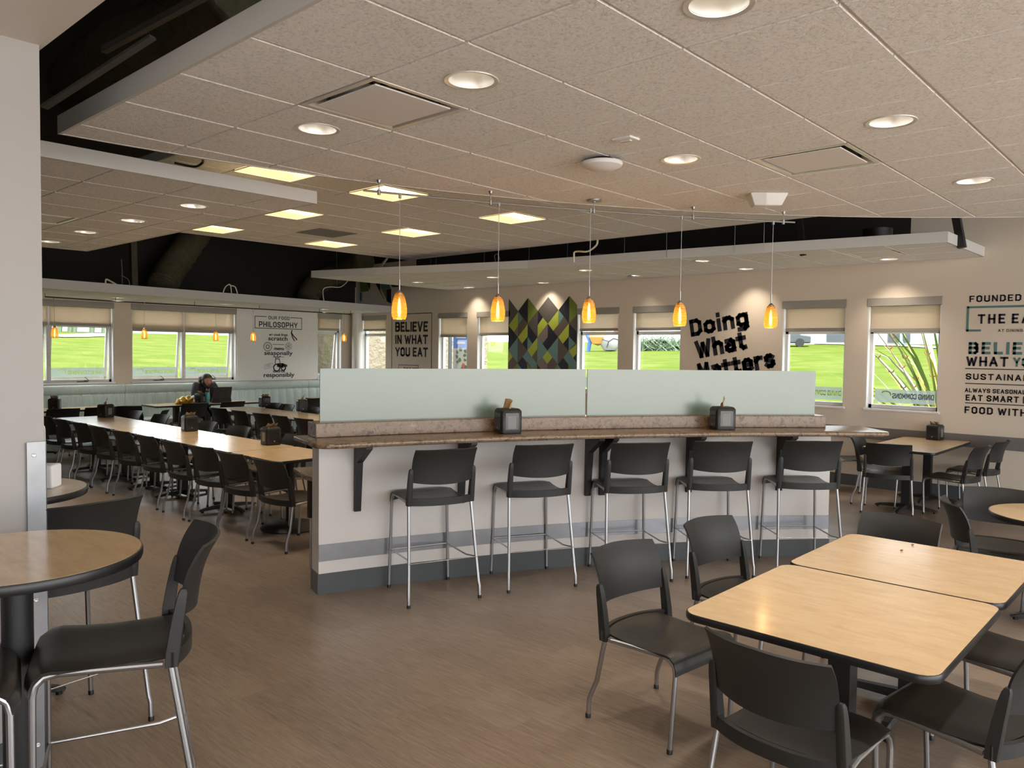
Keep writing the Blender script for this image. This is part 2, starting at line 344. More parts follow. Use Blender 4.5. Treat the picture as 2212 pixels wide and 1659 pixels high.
# ------------------------------------------------------------------ lettering
c_ = .15
def _oct(x0, y0, x1, y1, c=c_): return [(x0+c, y0), (x1-c, y0), (x1, y0+c), (x1, y1-c), (x1-c, y1), (x0+c, y1), (x0, y1-c), (x0, y0+c), (x0+c, y0)]
W_ = .50
GL = {
 'A': (.56, [[(0, 0), (.28, 1), (.56, 0)], [(.10, .30), (.46, .30)]]), 'B': (W_, [[(0, 0), (0, 1), (W_-.13, 1), (W_-.02, .88), (W_-.02, .63), (W_-.12, .53), (W_, .40), (W_, .14), (W_-.13, 0), (0, 0)], [(0, .53), (W_-.12, .53)]]),
 'C': (W_, [[(W_, .76), (W_, .86), (W_-c_, 1), (c_, 1), (0, .86), (0, .14), (c_, 0), (W_-c_, 0), (W_, .14), (W_, .24)]]),
 'D': (W_, [[(0, 0), (0, 1), (W_-.17, 1), (W_, .82), (W_, .18), (W_-.17, 0), (0, 0)]]), 'E': (.42, [[(.42, 1), (0, 1), (0, 0), (.42, 0)], [(0, .52), (.34, .52)]]),
 'F': (.42, [[(.42, 1), (0, 1), (0, 0)], [(0, .50), (.34, .50)]]), 'G': (W_, [[(W_, .78), (W_, .86), (W_-c_, 1), (c_, 1), (0, .86), (0, .14), (c_, 0), (W_-c_, 0), (W_, .14), (W_, .46), (.28, .46)]]),
 'H': (W_, [[(0, 0), (0, 1)], [(W_, 0), (W_, 1)], [(0, .5), (W_, .5)]]), 'I': (0, [[(0, 0), (0, 1)]]), 'L': (.42, [[(0, 1), (0, 0), (.42, 0)]]),
 'M': (.66, [[(0, 0), (.06, 1), (.33, .25), (.60, 1), (.66, 0)]]), 'N': (W_, [[(0, 0), (0, 1), (W_, 0), (W_, 1)]]), 'O': (W_, [_oct(0, 0, W_, 1)]),
 'P': (W_, [[(0, 0), (0, 1), (W_-.14, 1), (W_, .87), (W_, .56), (W_-.14, .43), (0, .43)]]), 'R': (W_, [[(0, 0), (0, 1), (W_-.14, 1), (W_, .87), (W_, .58), (W_-.14, .46), (0, .46)], [(.22, .46), (W_, 0)]]),
 'S': (W_, [[(W_, .80), (W_, .87), (W_-.14, 1), (.14, 1), (0, .87), (0, .67), (.12, .55), (W_-.12, .45), (W_, .33), (W_, .13), (W_-.14, 0), (.14, 0), (0, .13), (0, .20)]]),
 'T': (.52, [[(0, 1), (.52, 1)], [(.26, 1), (.26, 0)]]), 'U': (W_, [[(0, 1), (0, .15), (.15, 0), (W_-.15, 0), (W_, .15), (W_, 1)]]), 'V': (.54, [[(0, 1), (.27, 0), (.54, 1)]]),
 'W': (.80, [[(0, 1), (.20, 0), (.40, .86), (.60, 0), (.80, 1)]]), 'Y': (.54, [[(0, 1), (.27, .46), (.54, 1)], [(.27, .46), (.27, 0)]]), '|': (0, [[(0, -.1), (0, 1.1)]]),
 'o': (.46, [_oct(0, 0, .46, .70, .14)]), 'i': (0, [[(0, 0), (0, .66)], [(0, 1.06), (0, 1.10)]]), 'n': (.44, [[(0, 0), (0, .70)], [(0, .54), (.15, .70), (.30, .70), (.44, .56), (.44, 0)]]),
 'g': (.46, [_oct(0, 0, .46, .70, .13), [(.46, .70), (.46, -.16), (.32, -.30), (.02, -.30)]]), 'h': (.44, [[(0, 0), (0, 1.04)], [(0, .54), (.15, .70), (.30, .70), (.44, .56), (.44, 0)]]),
 'a': (.44, [[(.04, .68), (.30, .70), (.44, .56), (.44, 0)], [(.44, .40), (.13, .40), (0, .28), (0, .12), (.13, 0), (.28, 0), (.44, .14)]]),
 't': (.34, [[(.12, .92), (.12, .14), (.24, 0), (.34, .02)], [(-.04, .68), (.34, .68)]]), 'e': (.46, [[(0, .36), (.46, .36), (.46, .56), (.32, .70), (.14, .70), (0, .56), (0, .14), (.14, 0), (.32, 0), (.46, .10)]]),
 'r': (.32, [[(0, 0), (0, .70)], [(0, .50), (.18, .70), (.32, .68)]]), 's': (.40, [[(.40, .60), (.28, .70), (.12, .70), (0, .60), (0, .46), (.40, .26), (.40, .12), (.28, 0), (.10, 0), (0, .10)]]),
}
def strokes(m, polys, mapf, t, ext=.42):
    for P in polys:
        cl = math.dist(P[0], P[-1]) < 1e-9
        for i in range(len(P)-1):
            a, b = np.array(P[i], float), np.array(P[i+1], float); d = (b-a)/np.linalg.norm(b-a); n = np.array([-d[1], d[0]])*t/2
            a2 = a-d*t*(ext if (i > 0 or cl) else .5 if abs(d[1]) < .5 else 0.5); b2 = b+d*t*(ext if (i < len(P)-2 or cl) else .5)
            m.sheet([mapf(*(a2-n)), mapf(*(b2-n)), mapf(*(b2+n)), mapf(*(a2+n))])
def word_w(s, sp, t):
    return sum((.34 if ch == ' ' else GL[ch][0]+t+sp) for ch in s)-sp
def lettering(s, mapf, h, t=.19, sp=.10, sx=1.):
    """block letters, cap height h, starting at (0,0) of mapf"""
    m = M(); x = t/2
    for ch in s:
        if ch == ' ': x += .34; continue
        wd, P = GL[ch]
        k = (h-h*t)/h
        strokes(m, [[((x+px_)*h*sx, (t/2+py_*k)*h) for px_, py_ in q] for q in P], mapf, t*h)
        x += wd+t+sp
    return m
def line_between(s, p0, p1, mapw, h, name, mt, parent, t=.19, sp=.10):
    """baseline from pixel-free world points p0->p1 in wall coordinates (a,b)"""
    p0, p1 = np.array(p0), np.array(p1); L = np.linalg.norm(p1-p0); d = (p1-p0)/L; n = np.array([-d[1], d[0]])
    sx = L/(word_w(s, sp, t)*h)
    mm = lettering(s, lambda a, b: mapw(*(p0+d*a+n*b)), h, t, sp, sx)
    return mm.obj(name, mt, parent, smooth=0)
def text(name, s, size, loc, rot, mt, parent=None, align='LEFT', off=0., width=None, sp=1.):
    cu = bpy.data.curves.new(name, 'FONT'); cu.body = s; cu.size = size; cu.align_x = align; cu.extrude = .0012; cu.offset = off; cu.space_character = sp
    cu.materials.append(MATS[mt]); o = bpy.data.objects.new(name, cu); COL.objects.link(o)
    if parent: o.parent = parent
    o.location = loc; o.rotation_euler = [math.radians(a) for a in rot]
    if width:
        bpy.context.view_layer.update(); wd = o.dimensions.x
        if wd > 1e-4: o.scale.x = width/wd
    return o
def frame_strip(m, pts, t, mapf): strokes(m, [pts], mapf, t, .5)
BK = lambda a, b, e=.004: (a, WB-e, b)             # back-wall coordinates -> world
LF = lambda a, b, e=.026: (WL+e, a, b)             # window-wall coordinates -> world
pb = lambda x, y: PY(x, y, WB)[[0, 2]]
pl = lambda x, y: PX(x, y, WL)[[1, 2]]

# ------------------------------------------------------------------ windows
def window(n, a, b, z0, z1, mapw, film, desc, sash=False, mull=None, split=None, lettered=True):
    """mapw(s, depth, z): s along the wall, depth outwards"""
    def bx(m, s0, d0, zz0, s1, d1, zz1):
        p, q = mapw(s0, d0, zz0), mapw(s1, d1, zz1); m.box(*p, *q)
    m = M(); fw = .05; D0, D1 = .10, .17
    bx(m, a, D0, z0, a+fw, D1, z1); bx(m, b-fw, D0, z0, b, D1, z1); bx(m, a, D0, z0, b, D1, z0+fw); bx(m, a, D0, z1-fw, b, D1, z1)
    if split: bx(m, a, D0, split-.03, b, D1, split+.03)
    for q in mull or []: bx(m, q-.035, D0-.02, z0, q+.035, D1, z1)
    root = m.obj('window_%d' % n, 'frame_white', smooth=0); struct(root, desc)
    s = M(); bx(s, a-.02, -.03, z0-.03, b+.02, .10, z0); s.obj('window_sill', 'frame_white', root, smooth=0, bevel=.006)
    j = M(); bx(j, a, .002, z0, a+.012, D0, z1); bx(j, b-.012, .002, z0, b, D0, z1); j.obj('jamb_lining', 'frame_white', root, smooth=0)
    edges = [a]+(mull or [])+[b]
    for k in range(len(edges)-1):
        e0, e1 = edges[k]+.04, edges[k+1]-.04
        lo = z0+fw
        hi = (split-.03) if split else z1-fw
        if split:
            g = M(); g.sheet([mapw(e0, .135, split+.03), mapw(e1, .135, split+.03), mapw(e1, .135, z1-fw), mapw(e0, .135, z1-fw)]); g.obj('upper_pane', 'pane', root, smooth=0)
        tilt = .13 if sash else 0.
        hh = hi-lo
        def sp(s_, f, dd=0.): return mapw(s_, .14+dd+tilt*(1-f)*1.0, lo+hh*f)
        f0 = .045
        if sash:
            fr = M()
            for (s0, s1, q0, q1) in ((e0, e0+.04, 0, 1), (e1-.04, e1, 0, 1), (e0, e1, 0, f0), (e0, e1, 1-f0, 1)):
                P = [sp(s0, q0), sp(s1, q0), sp(s1, q1), sp(s0, q1)]; Q = [sp(s0, q0, .035), sp(s1, q0, .035), sp(s1, q1, .035), sp(s0, q1, .035)]
                fr.add(P+Q, [(0, 1, 2, 3), (7, 6, 5, 4), (0, 4, 5, 1), (1, 5, 6, 2), (2, 6, 7, 3), (3, 7, 4, 0)])
            sashob = fr.obj('sash', 'frame_white', root, smooth=0)
            la = M(); mid = (e0+e1)/2; bx(la, mid-.09, -.0, z0+.012, mid+.09, .05, z0+.026); la.tube([mapw(mid+.03, .03, z0+.03), mapw(mid+.12, .06, z0+.035), mapw(mid+.06, .09, z0+.10)], .006, 6)
            la.obj('window_crank', 'black_metal', sashob)
        par = sashob if sash else root
        g = M(); g.sheet([sp(e0+.03, .02, .017), sp(e1-.03, .02, .017), sp(e1-.03, .98, .017), sp(e0+.03, .98, .017)]); g.obj('glass_pane', 'pane', par, smooth=0)
        if film:
            ff = (film-lo)/hh
            g = M(); g.sheet([sp(e0+.035, .03, .012), sp(e1-.035, .03, .012), sp(e1-.035, ff, .012), sp(e0+.035, ff, .012)]); g.obj('frosted_film', 'film', par, smooth=0)
            if lettered:
                P = [Vector(sp(e0, .1, .008)), Vector(sp(e1, .1, .008)), Vector(sp(e0, .1+.1, .008))]
                wdt = abs(e1-e0); s_dir = 1
                mp = lambda x_, y_: sp((e1 if s_dir > 0 else e0)-s_dir*(.05+x_), (ff*.42)+y_/hh, .008)
                # mirrored words: they read from the outside
                mm = lettering('DINING COMMONS', mp, .072 if wdt < 1 else .075, .15, .12, min(1.0, (wdt*.62)/(word_w('DINING COMMONS', .12, .15)*(.072 if wdt < 1 else .075))))
                mm.obj('film_lettering', 'film_ink' if lettered == 'ink' else 'film_letter', par, smooth=0)
                sw = M(); pts = [(wdt*.72+.06*math.cos(t), .05+.045*math.sin(t)) for t in np.linspace(.3, 3.4, 10)]
                strokes(sw, [pts], mp, .014); sw.obj('film_swoosh', 'film_letter', par, smooth=0)
    return root
mB = lambda s, d, z: (s, WB+d, z)
mL = lambda s, d, z: (WL-d, s, z)
bd = ['beside the corner column', 'beside the believe in what you eat sign', 'just before the triangle mural', 'just after the triangle mural', 'beside the slanted doing what matters words', 'behind the far end of the bar', 'with yellow flax outside']
for i, (a, b) in enumerate(BW):
    window(i+1, a, b, SILL_B, TOP_B, mB, 1.345 if i > 2 else None, 'narrow white window '+bd[i], split=2.13, lettered='ink' if i == 6 else True)
fzl = PX(150, 795, WL)[2]
window(8, LW[0][0], LW[0][1], SILL_L, TOP_L, mL, fzl, 'double white window with open sashes nearest the partition', True, [yl(107)], 2.20)
window(9, LW[1][0], LW[1][1], SILL_L, TOP_L, mL, fzl, 'double white window with open sashes beside the food philosophy board', True, [yl(400)], 2.20)
window(10, LW[2][0], LW[2][1], SILL_L, TOP_L, mL, None, 'white window between the food philosophy board and the corner', True, None, 2.20)
# ------------------------------------------------------------------ roller shades
def shade(a, b, zt, zb, mapw, label, mull=None):
    p = mapw((a+b)/2, 0, zt); root = thing('roller_shade', label, 'window shade', p, group='roller shades on the windows')
    q = lambda s, d, z: tuple(np.array(mapw(s, d, z))-np.array(p))
    m = M(); m.box(*q(a-.01, -.012, zt-.10), *q(b+.01, .085, zt+.01)); m.obj('cassette', 'shade_case', root, smooth=0, bevel=.006)
    for e0, e1 in ([(a+.03, b-.03)] if not mull else [(a+.03, mull-.02), (mull+.02, b-.03)]):
        m = M(); m.box(*q(e0, .048, zb+.03), *q(e1, .051, zt-.09)); m.obj('shade_fabric', 'shade_cloth', root, smooth=0)
        m = M(); m.box(*q(e0, .038, zb), *q(e1, .062, zb+.05)); m.obj('hem_bar', 'shade_case', root, smooth=0, bevel=.005)
zpx = [(808, 715), (980, 728), (1060, 724), (1300, 715), (1415, 714), (1760, 716), (1950, 717)]
sl = ['by the corner column', 'beside the believe in what you eat sign', 'on the window partly behind the mural edge', 'on the window just past the mural', 'on the window before the doing what matters words', 'on the window behind the far end of the bar', 'on the window with the yellow flax outside']
for i, ((a, b), p) in enumerate(zip(BW, zpx)): shade(a, b, TOP_B-.005, PY(*p, WB)[2], mB, 'half lowered cream roller shade '+sl[i])
shade(LW[0][0], LW[0][1], TOP_L-.005, PX(180, 704, WL)[2], mL, 'cream roller shade on the window nearest the partition', yl(107))
shade(LW[1][0], LW[1][1], TOP_L-.005, PX(400, 718, WL)[2], mL, 'wide cream roller shade beside the food philosophy board', yl(400))
shade(LW[2][0], LW[2][1], TOP_L-.005, PX(710, 714, WL)[2], mL, 'cream roller shade between the food philosophy board and the corner')

# ------------------------------------------------------------------ wall graphics
p0 = pb(846, 678); root = thing('wall_lettering', 'tall outlined sign reading believe in what you eat in black capitals', 'wall sign', (p0[0]+.5, WB-.004, 1.9))
def local(root, f): 
    L = np.array(root.location); return lambda a, b: tuple(np.array(f(a, b))-L)
fb = local(root, BK); m = M(); A, B_ = pb(847, 679), pb(933, 679); zb = pb(890, 800)[1]
frame_strip(m, [(A[0], zb), (A[0], A[1]), (B_[0], A[1]), (B_[0], zb), (A[0], zb)], .018, fb); m.obj('outline', 'ink_soft', root, smooth=0)
for s, y0, y1 in (('BELIEVE', 717, 695.7), ('IN WHAT', 743, 723.5), ('YOU EAT', 769.5, 750)):
    q0, q1 = pb(854, y0), pb(924.5, y0); h = pb(854, y1)[1]-q0[1]; q1[1] = q0[1]
    line_between(s, q0, q1, fb, h, 'text_line', 'ink', root, .21, .10)
q0, q1 = pb(872, 802), pb(907, 802); q1[1] = q0[1]; line_between('THE EATERY', q0, q1, fb, .085, 'text_line', 'ink', root, .2, .12)
m = M(); frame_strip(m, [(pb(867, 0)[0], q0[1]-.05), (pb(867, 0)[0], q0[1]+.14), (pb(910, 0)[0], q0[1]+.14), (pb(910, 0)[0], q0[1]-.05), (pb(867, 0)[0], q0[1]-.05)], .012, fb); m.obj('small_outline', 'ink_soft', root, smooth=0)
# doing what matters
root = thing('wall_lettering', 'big slanted navy words reading doing what matters', 'wall sign', (pb(1580, 740)[0], WB-.004, 2.0)); fb = local(root, BK)
for s, a, b, t in (('Doing', (1493, 728), (1619, 703), (1488, 691.5)), ('What', (1506, 776), (1615, 754), (1493, 739)), ('Matters', (1510, 823), (1676, 793), (1502, 786))):
    q0, q1 = pb(*a), pb(*b); d = (q1-q0)/np.linalg.norm(q1-q0); n = np.array([-d[1], d[0]]); h = abs(np.dot(pb(*t)-q0, n))
    line_between(s, q0, q1, fb, h, 'text_line', 'ink', root, .24, .10)
# founded on / the ea.. sign
root = thing('wall_lettering', 'stacked black and teal capitals starting with founded at the picture edge', 'wall sign', (pb(2180, 760)[0], WB-.004, 1.8)); fb = local(root, BK)
def sgn(s, x0, y0, ytop, x1, mt='ink', t=.20, sp=.2):
    q0 = pb(x0, y0); q1 = pb(x1, y0); q1[1] = q0[1]; h = pb(x0, ytop)[1]-q0[1]
    line_between(s, q0, q1, fb, h, 'text_line', mt, root, t, sp)
sgn('FOUNDED O', 2094, 653, 639, 2231); sgn('THE EA', 2112, 699.5, 679, 2225, sp=.3); sgn('AT DINING', 2156, 717, 711, 2209, 'ink_soft', .17, .25)
sgn('BELIE', 2092, 765, 739, 2208, 'teal_ink', .22, .22); sgn('WHAT', 2087, 790.5, 770, 2178); sgn('YO', 2189, 792, 772, 2222, 'teal_ink')
sgn('SUSTAINAB', 2086, 819.5, 806.5, 2224, sp=.2); sgn('ALWAYS SEASONAL', 2084, 847, 838, 2216, sp=.15); sgn('EAT SMART |', 2086, 865, 852, 2213, sp=.22); sgn('FOOD WITH', 2083.5, 892.5, 877.5, 2218)
m = M(); a, b = pb(2091.5, 664), pb(2300, 664); z1 = pb(2091.5, 714)[1]; z0 = a[1]
frame_strip(m, [(pb(2144, 0)[0], z1), (a[0], z1), (a[0], z0), (b[0], z0)], .026, fb); m.obj('outline', 'teal_ink', root, smooth=0)
for y in (796, 828, 870):
    m = M(); a = pb(2086, y); frame_strip(m, [(a[0], a[1]), (a[0]+1.3, a[1])], .012, fb); m.obj('rule_line', 'ink_soft', root, smooth=0)
# triangle mural
mu = [('T', [(0, 0), (1, 1), (0, 2.1)]), ('L', [(1, 1.05), (0, 2.1), (.6, 2.6), (1, 2.15)]), ('P', [(.6, 2.6), (1, 2.15), (1, 3)]), ('N', [(1, 1), (2, 0), (2, 2)]), ('A', [(1, 1), (1.5, 1.55), (1, 2.1)]),
 ('B', [(1.5, 1.55), (2, 2), (1, 3), (1, 2.1)]), ('G', [(2, 0), (3, 1), (2, 2)]), ('T', [(2, 2), (3, 1), (3, 3)]), ('N', [(3, 1), (3.5, 1.53), (3, 2.1)]), ('L', [(3.5, 1.53), (4, 2), (3, 3), (3, 2.1)]),
 ('T', [(4, 0), (5, 1), (4, 2), (3, 1)]), ('L', [(5, 1), (4, 2), (4.5, 2.55), (5, 2.1)]), ('A', [(5, 1), (5.5, 1.5), (5, 2.1)]), ('B', [(5.5, 1.5), (6, 2), (5, 3), (4.5, 2.55), (5, 2.1)]), ('N', [(5, 1), (6, 0), (6, 2)]),
 ('G', [(6, 0), (6.72, .7), (6.72, 1.4), (6, 2)]), ('B', [(6.72, 1.4), (6, 2), (6.72, 2.62)]), ('N', [(0, 2.1), (1, 3), (0, 4)]), ('L', [(2, 2), (1, 3), (1.45, 3.5), (2, 2.95)]), ('N', [(2, 2), (3, 3), (2.5, 3.5), (2, 2.95)]),
 ('N', [(2, 2.95), (2, 4), (1.45, 3.5)]), ('A', [(2, 2.95), (2.5, 3.5), (2, 4)]), ('P', [(4, 2.05), (4, 3), (3.5, 3.5), (3, 3)]), ('N', [(4, 2), (5, 3), (4, 4), (3.5, 3.5), (4, 3)]), ('L', [(6, 2), (5, 3), (5.45, 3.5), (6, 2.95)]),
 ('N', [(6, 2), (6.72, 2.62), (6.72, 3.5), (6, 2.95)]), ('N', [(6, 2.95), (6, 4), (5.45, 3.5)]), ('A', [(6, 2.95), (6.6, 3.45), (6, 4)]), ('A', [(1, 3), (1, 5), (0, 4)]), ('B', [(1, 3), (2, 4), (1, 5)]),
 ('L', [(3, 3), (2, 4), (2.45, 4.5), (3, 3.9)]), ('B', [(2.45, 4.5), (3, 3.9), (3, 5)]), ('A', [(3, 3), (4, 4), (3, 5)]), ('A', [(5, 3), (4, 4), (5, 5)]), ('B', [(5, 3), (6, 4), (5, 5)]), ('L', [(6.72, 3.5), (6, 4), (6.45, 4.5), (6.72, 4.2)]),
 ('N', [(6.72, 4.2), (6.45, 4.5), (6.72, 4.8)]), ('L', [(0, 4), (.5, 4.5), (0, 5)]), ('B', [(.5, 4.5), (1, 5), (.55, 5.45), (0, 5.45), (0, 5)]), ('A', [(2, 4), (3, 5), (2.6, 5.45), (2.25, 5.1), (1.5, 4.5)]), ('N', [(1.5, 4.5), (2, 5), (2, 5.45), (1.45, 5.45), (1, 5)]),
 ('L', [(4, 4), (4.5, 4.5), (4, 5), (3.5, 4.5)]), ('P', [(3.5, 4.5), (4, 5), (4, 5.45), (3.4, 5.45), (3, 5)]), ('B', [(4.5, 4.5), (5, 5), (4.6, 5.45), (4, 5.45), (4, 5)]), ('N', [(5.5, 4.5), (6, 5), (6, 5.45), (5.4, 5.45), (5, 5)]), ('A', [(6, 4), (6.72, 4.8), (6.72, 5.45), (6.3, 5.3), (5.5, 4.5)]),
 ('G', [(1, 5), (1, 5.45), (.55, 5.45)]), ('A', [(1, 5), (1.45, 5.45), (1, 5.45)]), ('G', [(2, 5), (2.45, 5.45), (2, 5.45)]), ('A', [(2.25, 5.1), (2.6, 5.45), (2.45, 5.45)]), ('G', [(3, 5), (3, 5.45), (2.6, 5.45)]), ('N', [(3, 5), (3.4, 5.45), (3, 5.45)]),
 ('G', [(5, 5), (5, 5.45), (4.6, 5.45)]), ('A', [(5, 5), (5.4, 5.45), (5, 5.45)]), ('G', [(6, 5), (6.3, 5.3), (6.4, 5.45), (6, 5.45)])]
keys = ['T', 'B', 'P', 'N', 'L', 'G', 'A']
def mural(polys, u0, z0, su, sv, label, name='wall_mural'):
    m = M()
    for k, P in polys:
        Q = [(u0+u*su, z0-v*sv) for u, v in P]; n = len(Q)
        cxx, czz = sum(q[0] for q in Q)/n, sum(q[1] for q in Q)/n
        Q = [(cxx+(a-cxx)*.985, czz+(b-czz)*.985) for a, b in Q]
        m.sheet([(a-u0, -.012, b-z0) for a, b in Q], keys.index(k))
    base = M(); 
    o = m.obj(name, ['mural_'+k for k in keys], smooth=0, loc=(u0, WB, z0)); return tag(o, label, 'mural')
ml, mr = pb(1100, 643), pb(1248, 640); su = (mr[0]-ml[0])/6.72; vtop = pb(1143, 643)[1]; vv = pb(1143, 700)[1]
sv = (vtop-vv)/2.0
mo = mural(mu, ml[0], vtop, su, sv, 'tall triangle patterned mural in lime, navy, teal and taupe on the back wall')
bm_ = M(); bm_.box(0, -.011, -5.46*sv, 6.72*su, 0, -1.02*sv); bm_.obj('backing_panel', 'mural_T', mo, smooth=0)
q = pb(778, 612); s2 = (pb(890, 612)[0]-q[0])/8
mural([('G', [(0, 0), (1, 0), (1.5, .1), (1.5, 1.6), (.2, 1.7)]), ('N', [(1, 0), (1.7, 0), (1.7, 1.5)]), ('A', [(0, 1.7), (.4, 1.75), (.4, 3), (0, 3)]), ('N', [(2.2, 0), (3.3, 0), (3.3, 1.6), (4.2, 3.4)]), ('A', [(3.3, 0), (4.2, 0), (5, 1.5), (3.4, 1.5)]),
       ('G', [(3.5, 1.5), (4.3, 1.5), (4.3, 3)]), ('N', [(4.3, 1.5), (5, 1.5), (5, 3.6), (4.3, 3.2)]), ('N', [(4.3, 0), (5.2, 0), (6.3, 1.3), (5.2, 1.3)]), ('G', [(5.6, 0), (7.4, 0), (8, 1.2), (6.4, 1.3)]), ('N', [(7.5, 0), (8, 0), (8, 1.1)])],
      q[0], q[1]+.06, s2, .16, 'small green navy and teal triangle mural high in the far corner')
# food philosophy board
ya, yb_ = yl(511), yl(685); z0, z1 = pl(600, 820.5)[1], pl(600, 671)[1]
bd_ = M(); bd_.box(0, 0, 0, .02, yb_-ya, z1-z0); board = bd_.obj('wall_board', 'board_white', smooth=0, loc=(WL, ya, z0)); tag(board, 'white wall board headed our food philosophy with small icons', 'wall sign')
fl_ = lambda a, b: (.024, a-ya, b-z0)
def lw(s, x0, y0, ytop, x1, mt='ink', t=.17, sp=.14):
    q0 = pl(x0, y0); q1 = pl(x1, y0); q1[1] = q0[1]; line_between(s, q0, q1, fl_, pl(x0, ytop)[1]-q0[1], 'text_line', mt, board, t, sp)
lw('OUR FOOD', 578.5, 689.5, 682.5, 624.5); lw('PHILOSOPHY', 558, 706, 694, 641.5)
def lt(s, x0, y0, x1, cap, mt='ink'):
    q0 = pl(x0, y0); q1 = pl(x1, y0); text('text_line', s, cap, fl_(q0[0], q0[1]), (90, 0, 90), mt, board, 'LEFT', .002, q1[0]-q0[0])
lt('we cook from', 580, 725, 620, .075); lt('scratch', 578, 735, 619.5, .125); lt('menu', 590.5, 756, 611.5, .10); lt('seasonally', 569.5, 766.5, 630.5, .125); lt('source', 588.5, 804.5, 614, .095); lt('responsibly', 567.5, 814.5, 634, .13)
m = M(); A, B_ = pl(549.5, 684), pl(650.5, 684); zz = pl(600, 710)[1]
frame_strip(m, [pl(574, 684), (A[0], pl(574, 684)[1]), (A[0], zz), (B_[0], zz), (B_[0], pl(574, 684)[1]), (pl(627, 0)[0], pl(574, 684)[1])], .014, fl_); m.obj('outline', 'ink_soft', board, smooth=0)
for x0, y in ((588, 744), (588, 771)):
    m = M(); q0 = pl(x0, y); frame_strip(m, [q0, (pl(612.5, 0)[0], q0[1])], .010, fl_); m.obj('rule_line', 'ink_soft', board, smooth=0)
m = M(); c0 = pl(632, 724); strokes(m, [[(c0[0]-.03, c0[1]+.10), (c0[0]-.045, c0[1]+.05), (c0[0]-.015, c0[1]-.05), (c0[0]+.03, c0[1]-.12)], [(c0[0]-.04, c0[1]+.05), (c0[0]+.02, c0[1]-.03), (c0[0]+.07, c0[1]-.07), (c0[0]+.09, c0[1]-.10)]], fl_, .024); m.obj('pepper_icon', 'ink', board, smooth=0)
m = M(); c0 = pl(577, 749)
strokes(m, [[(c0[0]+.04*math.cos(t), c0[1]+.04*math.sin(t)) for t in np.linspace(0, 2*math.pi, 13)]], fl_, .014)
for t in np.linspace(0, 2*math.pi, 20, endpoint=False): strokes(m, [[(c0[0]+.085*math.cos(t), c0[1]+.085*math.sin(t)), (c0[0]+.10*math.cos(t), c0[1]+.10*math.sin(t))]], fl_, .014)
m.obj('sun_icon', 'ink_soft', board, smooth=0)
m = M(); c0 = pl(622, 748)
for k in range(6):
    t = math.radians(90+60*k); e = (c0[0]+.09*math.cos(t), c0[1]+.09*math.sin(t)); strokes(m, [[tuple(c0), e]], fl_, .016)
    for dt in (-.5, .5): strokes(m, [[(c0[0]+.05*math.cos(t), c0[1]+.05*math.sin(t)), (c0[0]+.085*math.cos(t+dt), c0[1]+.085*math.sin(t+dt))]], fl_, .010)
m.obj('snowflake_icon', 'plastic_grey', board, smooth=0)
m = M(); c0 = pl(602, 792)
for cx_, cz_, r in ((-.06, -.02, .075), (.10, -.03, .05)):
    strokes(m, [[(c0[0]+cx_+r*math.cos(t), c0[1]+cz_+r*math.sin(t)) for t in np.linspace(0, 2*math.pi, 15)]], fl_, .025)
strokes(m, [[(c0[0]-.02, c0[1]+.05), (c0[0]+.08, c0[1]+.05), (c0[0]+.17, c0[1]+.02)], [(c0[0]-.03, c0[1]+.02), (c0[0]+.08, c0[1]+.0)]], fl_, .05)
strokes(m, [[(c0[0]-.10, c0[1]+.07), (c0[0]-.09, c0[1]+.17), (c0[0]+.0, c0[1]+.17), (c0[0]+.02, c0[1]+.07)], [(c0[0]-.08, c0[1]+.19), (c0[0]-.13, c0[1]+.24)], [(c0[0]-.05, c0[1]+.20), (c0[0]-.04, c0[1]+.27)], [(c0[0]-.02, c0[1]+.20), (c0[0]+.03, c0[1]+.23)]], fl_, .016)
m.obj('tractor_icon', 'ink', board, smooth=0)
m = M(); c0 = pl(579.5, 791); strokes(m, [[(c0[0]-.10, c0[1]-.06), (c0[0]+.10, c0[1]-.01), (c0[0]+.09, c0[1]+.07), (c0[0]-.10, c0[1]+.03), (c0[0]-.10, c0[1]-.06)]], fl_, .008); m.obj('ribbon_icon', 'plastic_grey', board, smooth=0)
mm = lettering('AND', lambda a, b: fl_(c0[0]-.065+a, c0[1]-.025+a*.22+b), .055, .12, .1); mm.obj('text_line', 'plastic_grey', board, smooth=0)
# ================================================================== CEILINGS
def clip(poly, x0, y0, x1, y1):
    def cut(P, ins, inter):
        out = []
        for i in range(len(P)):
            a, b = P[i-1], P[i]
            if ins(b):
                if not ins(a): out.append(inter(a, b))
                out.append(b)
            elif ins(a): out.append(inter(a, b))
        return out
    def ix(v): return lambda a, b: (v, a[1]+(b[1]-a[1])*(v-a[0])/(b[0]-a[0]))
    def iy(v): return lambda a, b: (a[0]+(b[0]-a[0])*(v-a[1])/(b[1]-a[1]), v)
    for ins, it in ((lambda p: p[0] >= x0, ix(x0)), (lambda p: p[0] <= x1, ix(x1)), (lambda p: p[1] >= y0, iy(y0)), (lambda p: p[1] <= y1, iy(y1))):
        if not poly: return []
        poly = cut(poly, ins, it)
    out = []
    for p in poly:
        if not out or math.dist(p, out[-1]) > 1e-5: out.append(p)
    if len(out) > 1 and math.dist(out[0], out[-1]) < 1e-5: out.pop()
    return out
def area(P): return .5*sum(P[i-1][0]*P[i][1]-P[i][0]*P[i-1][1] for i in range(len(P)))
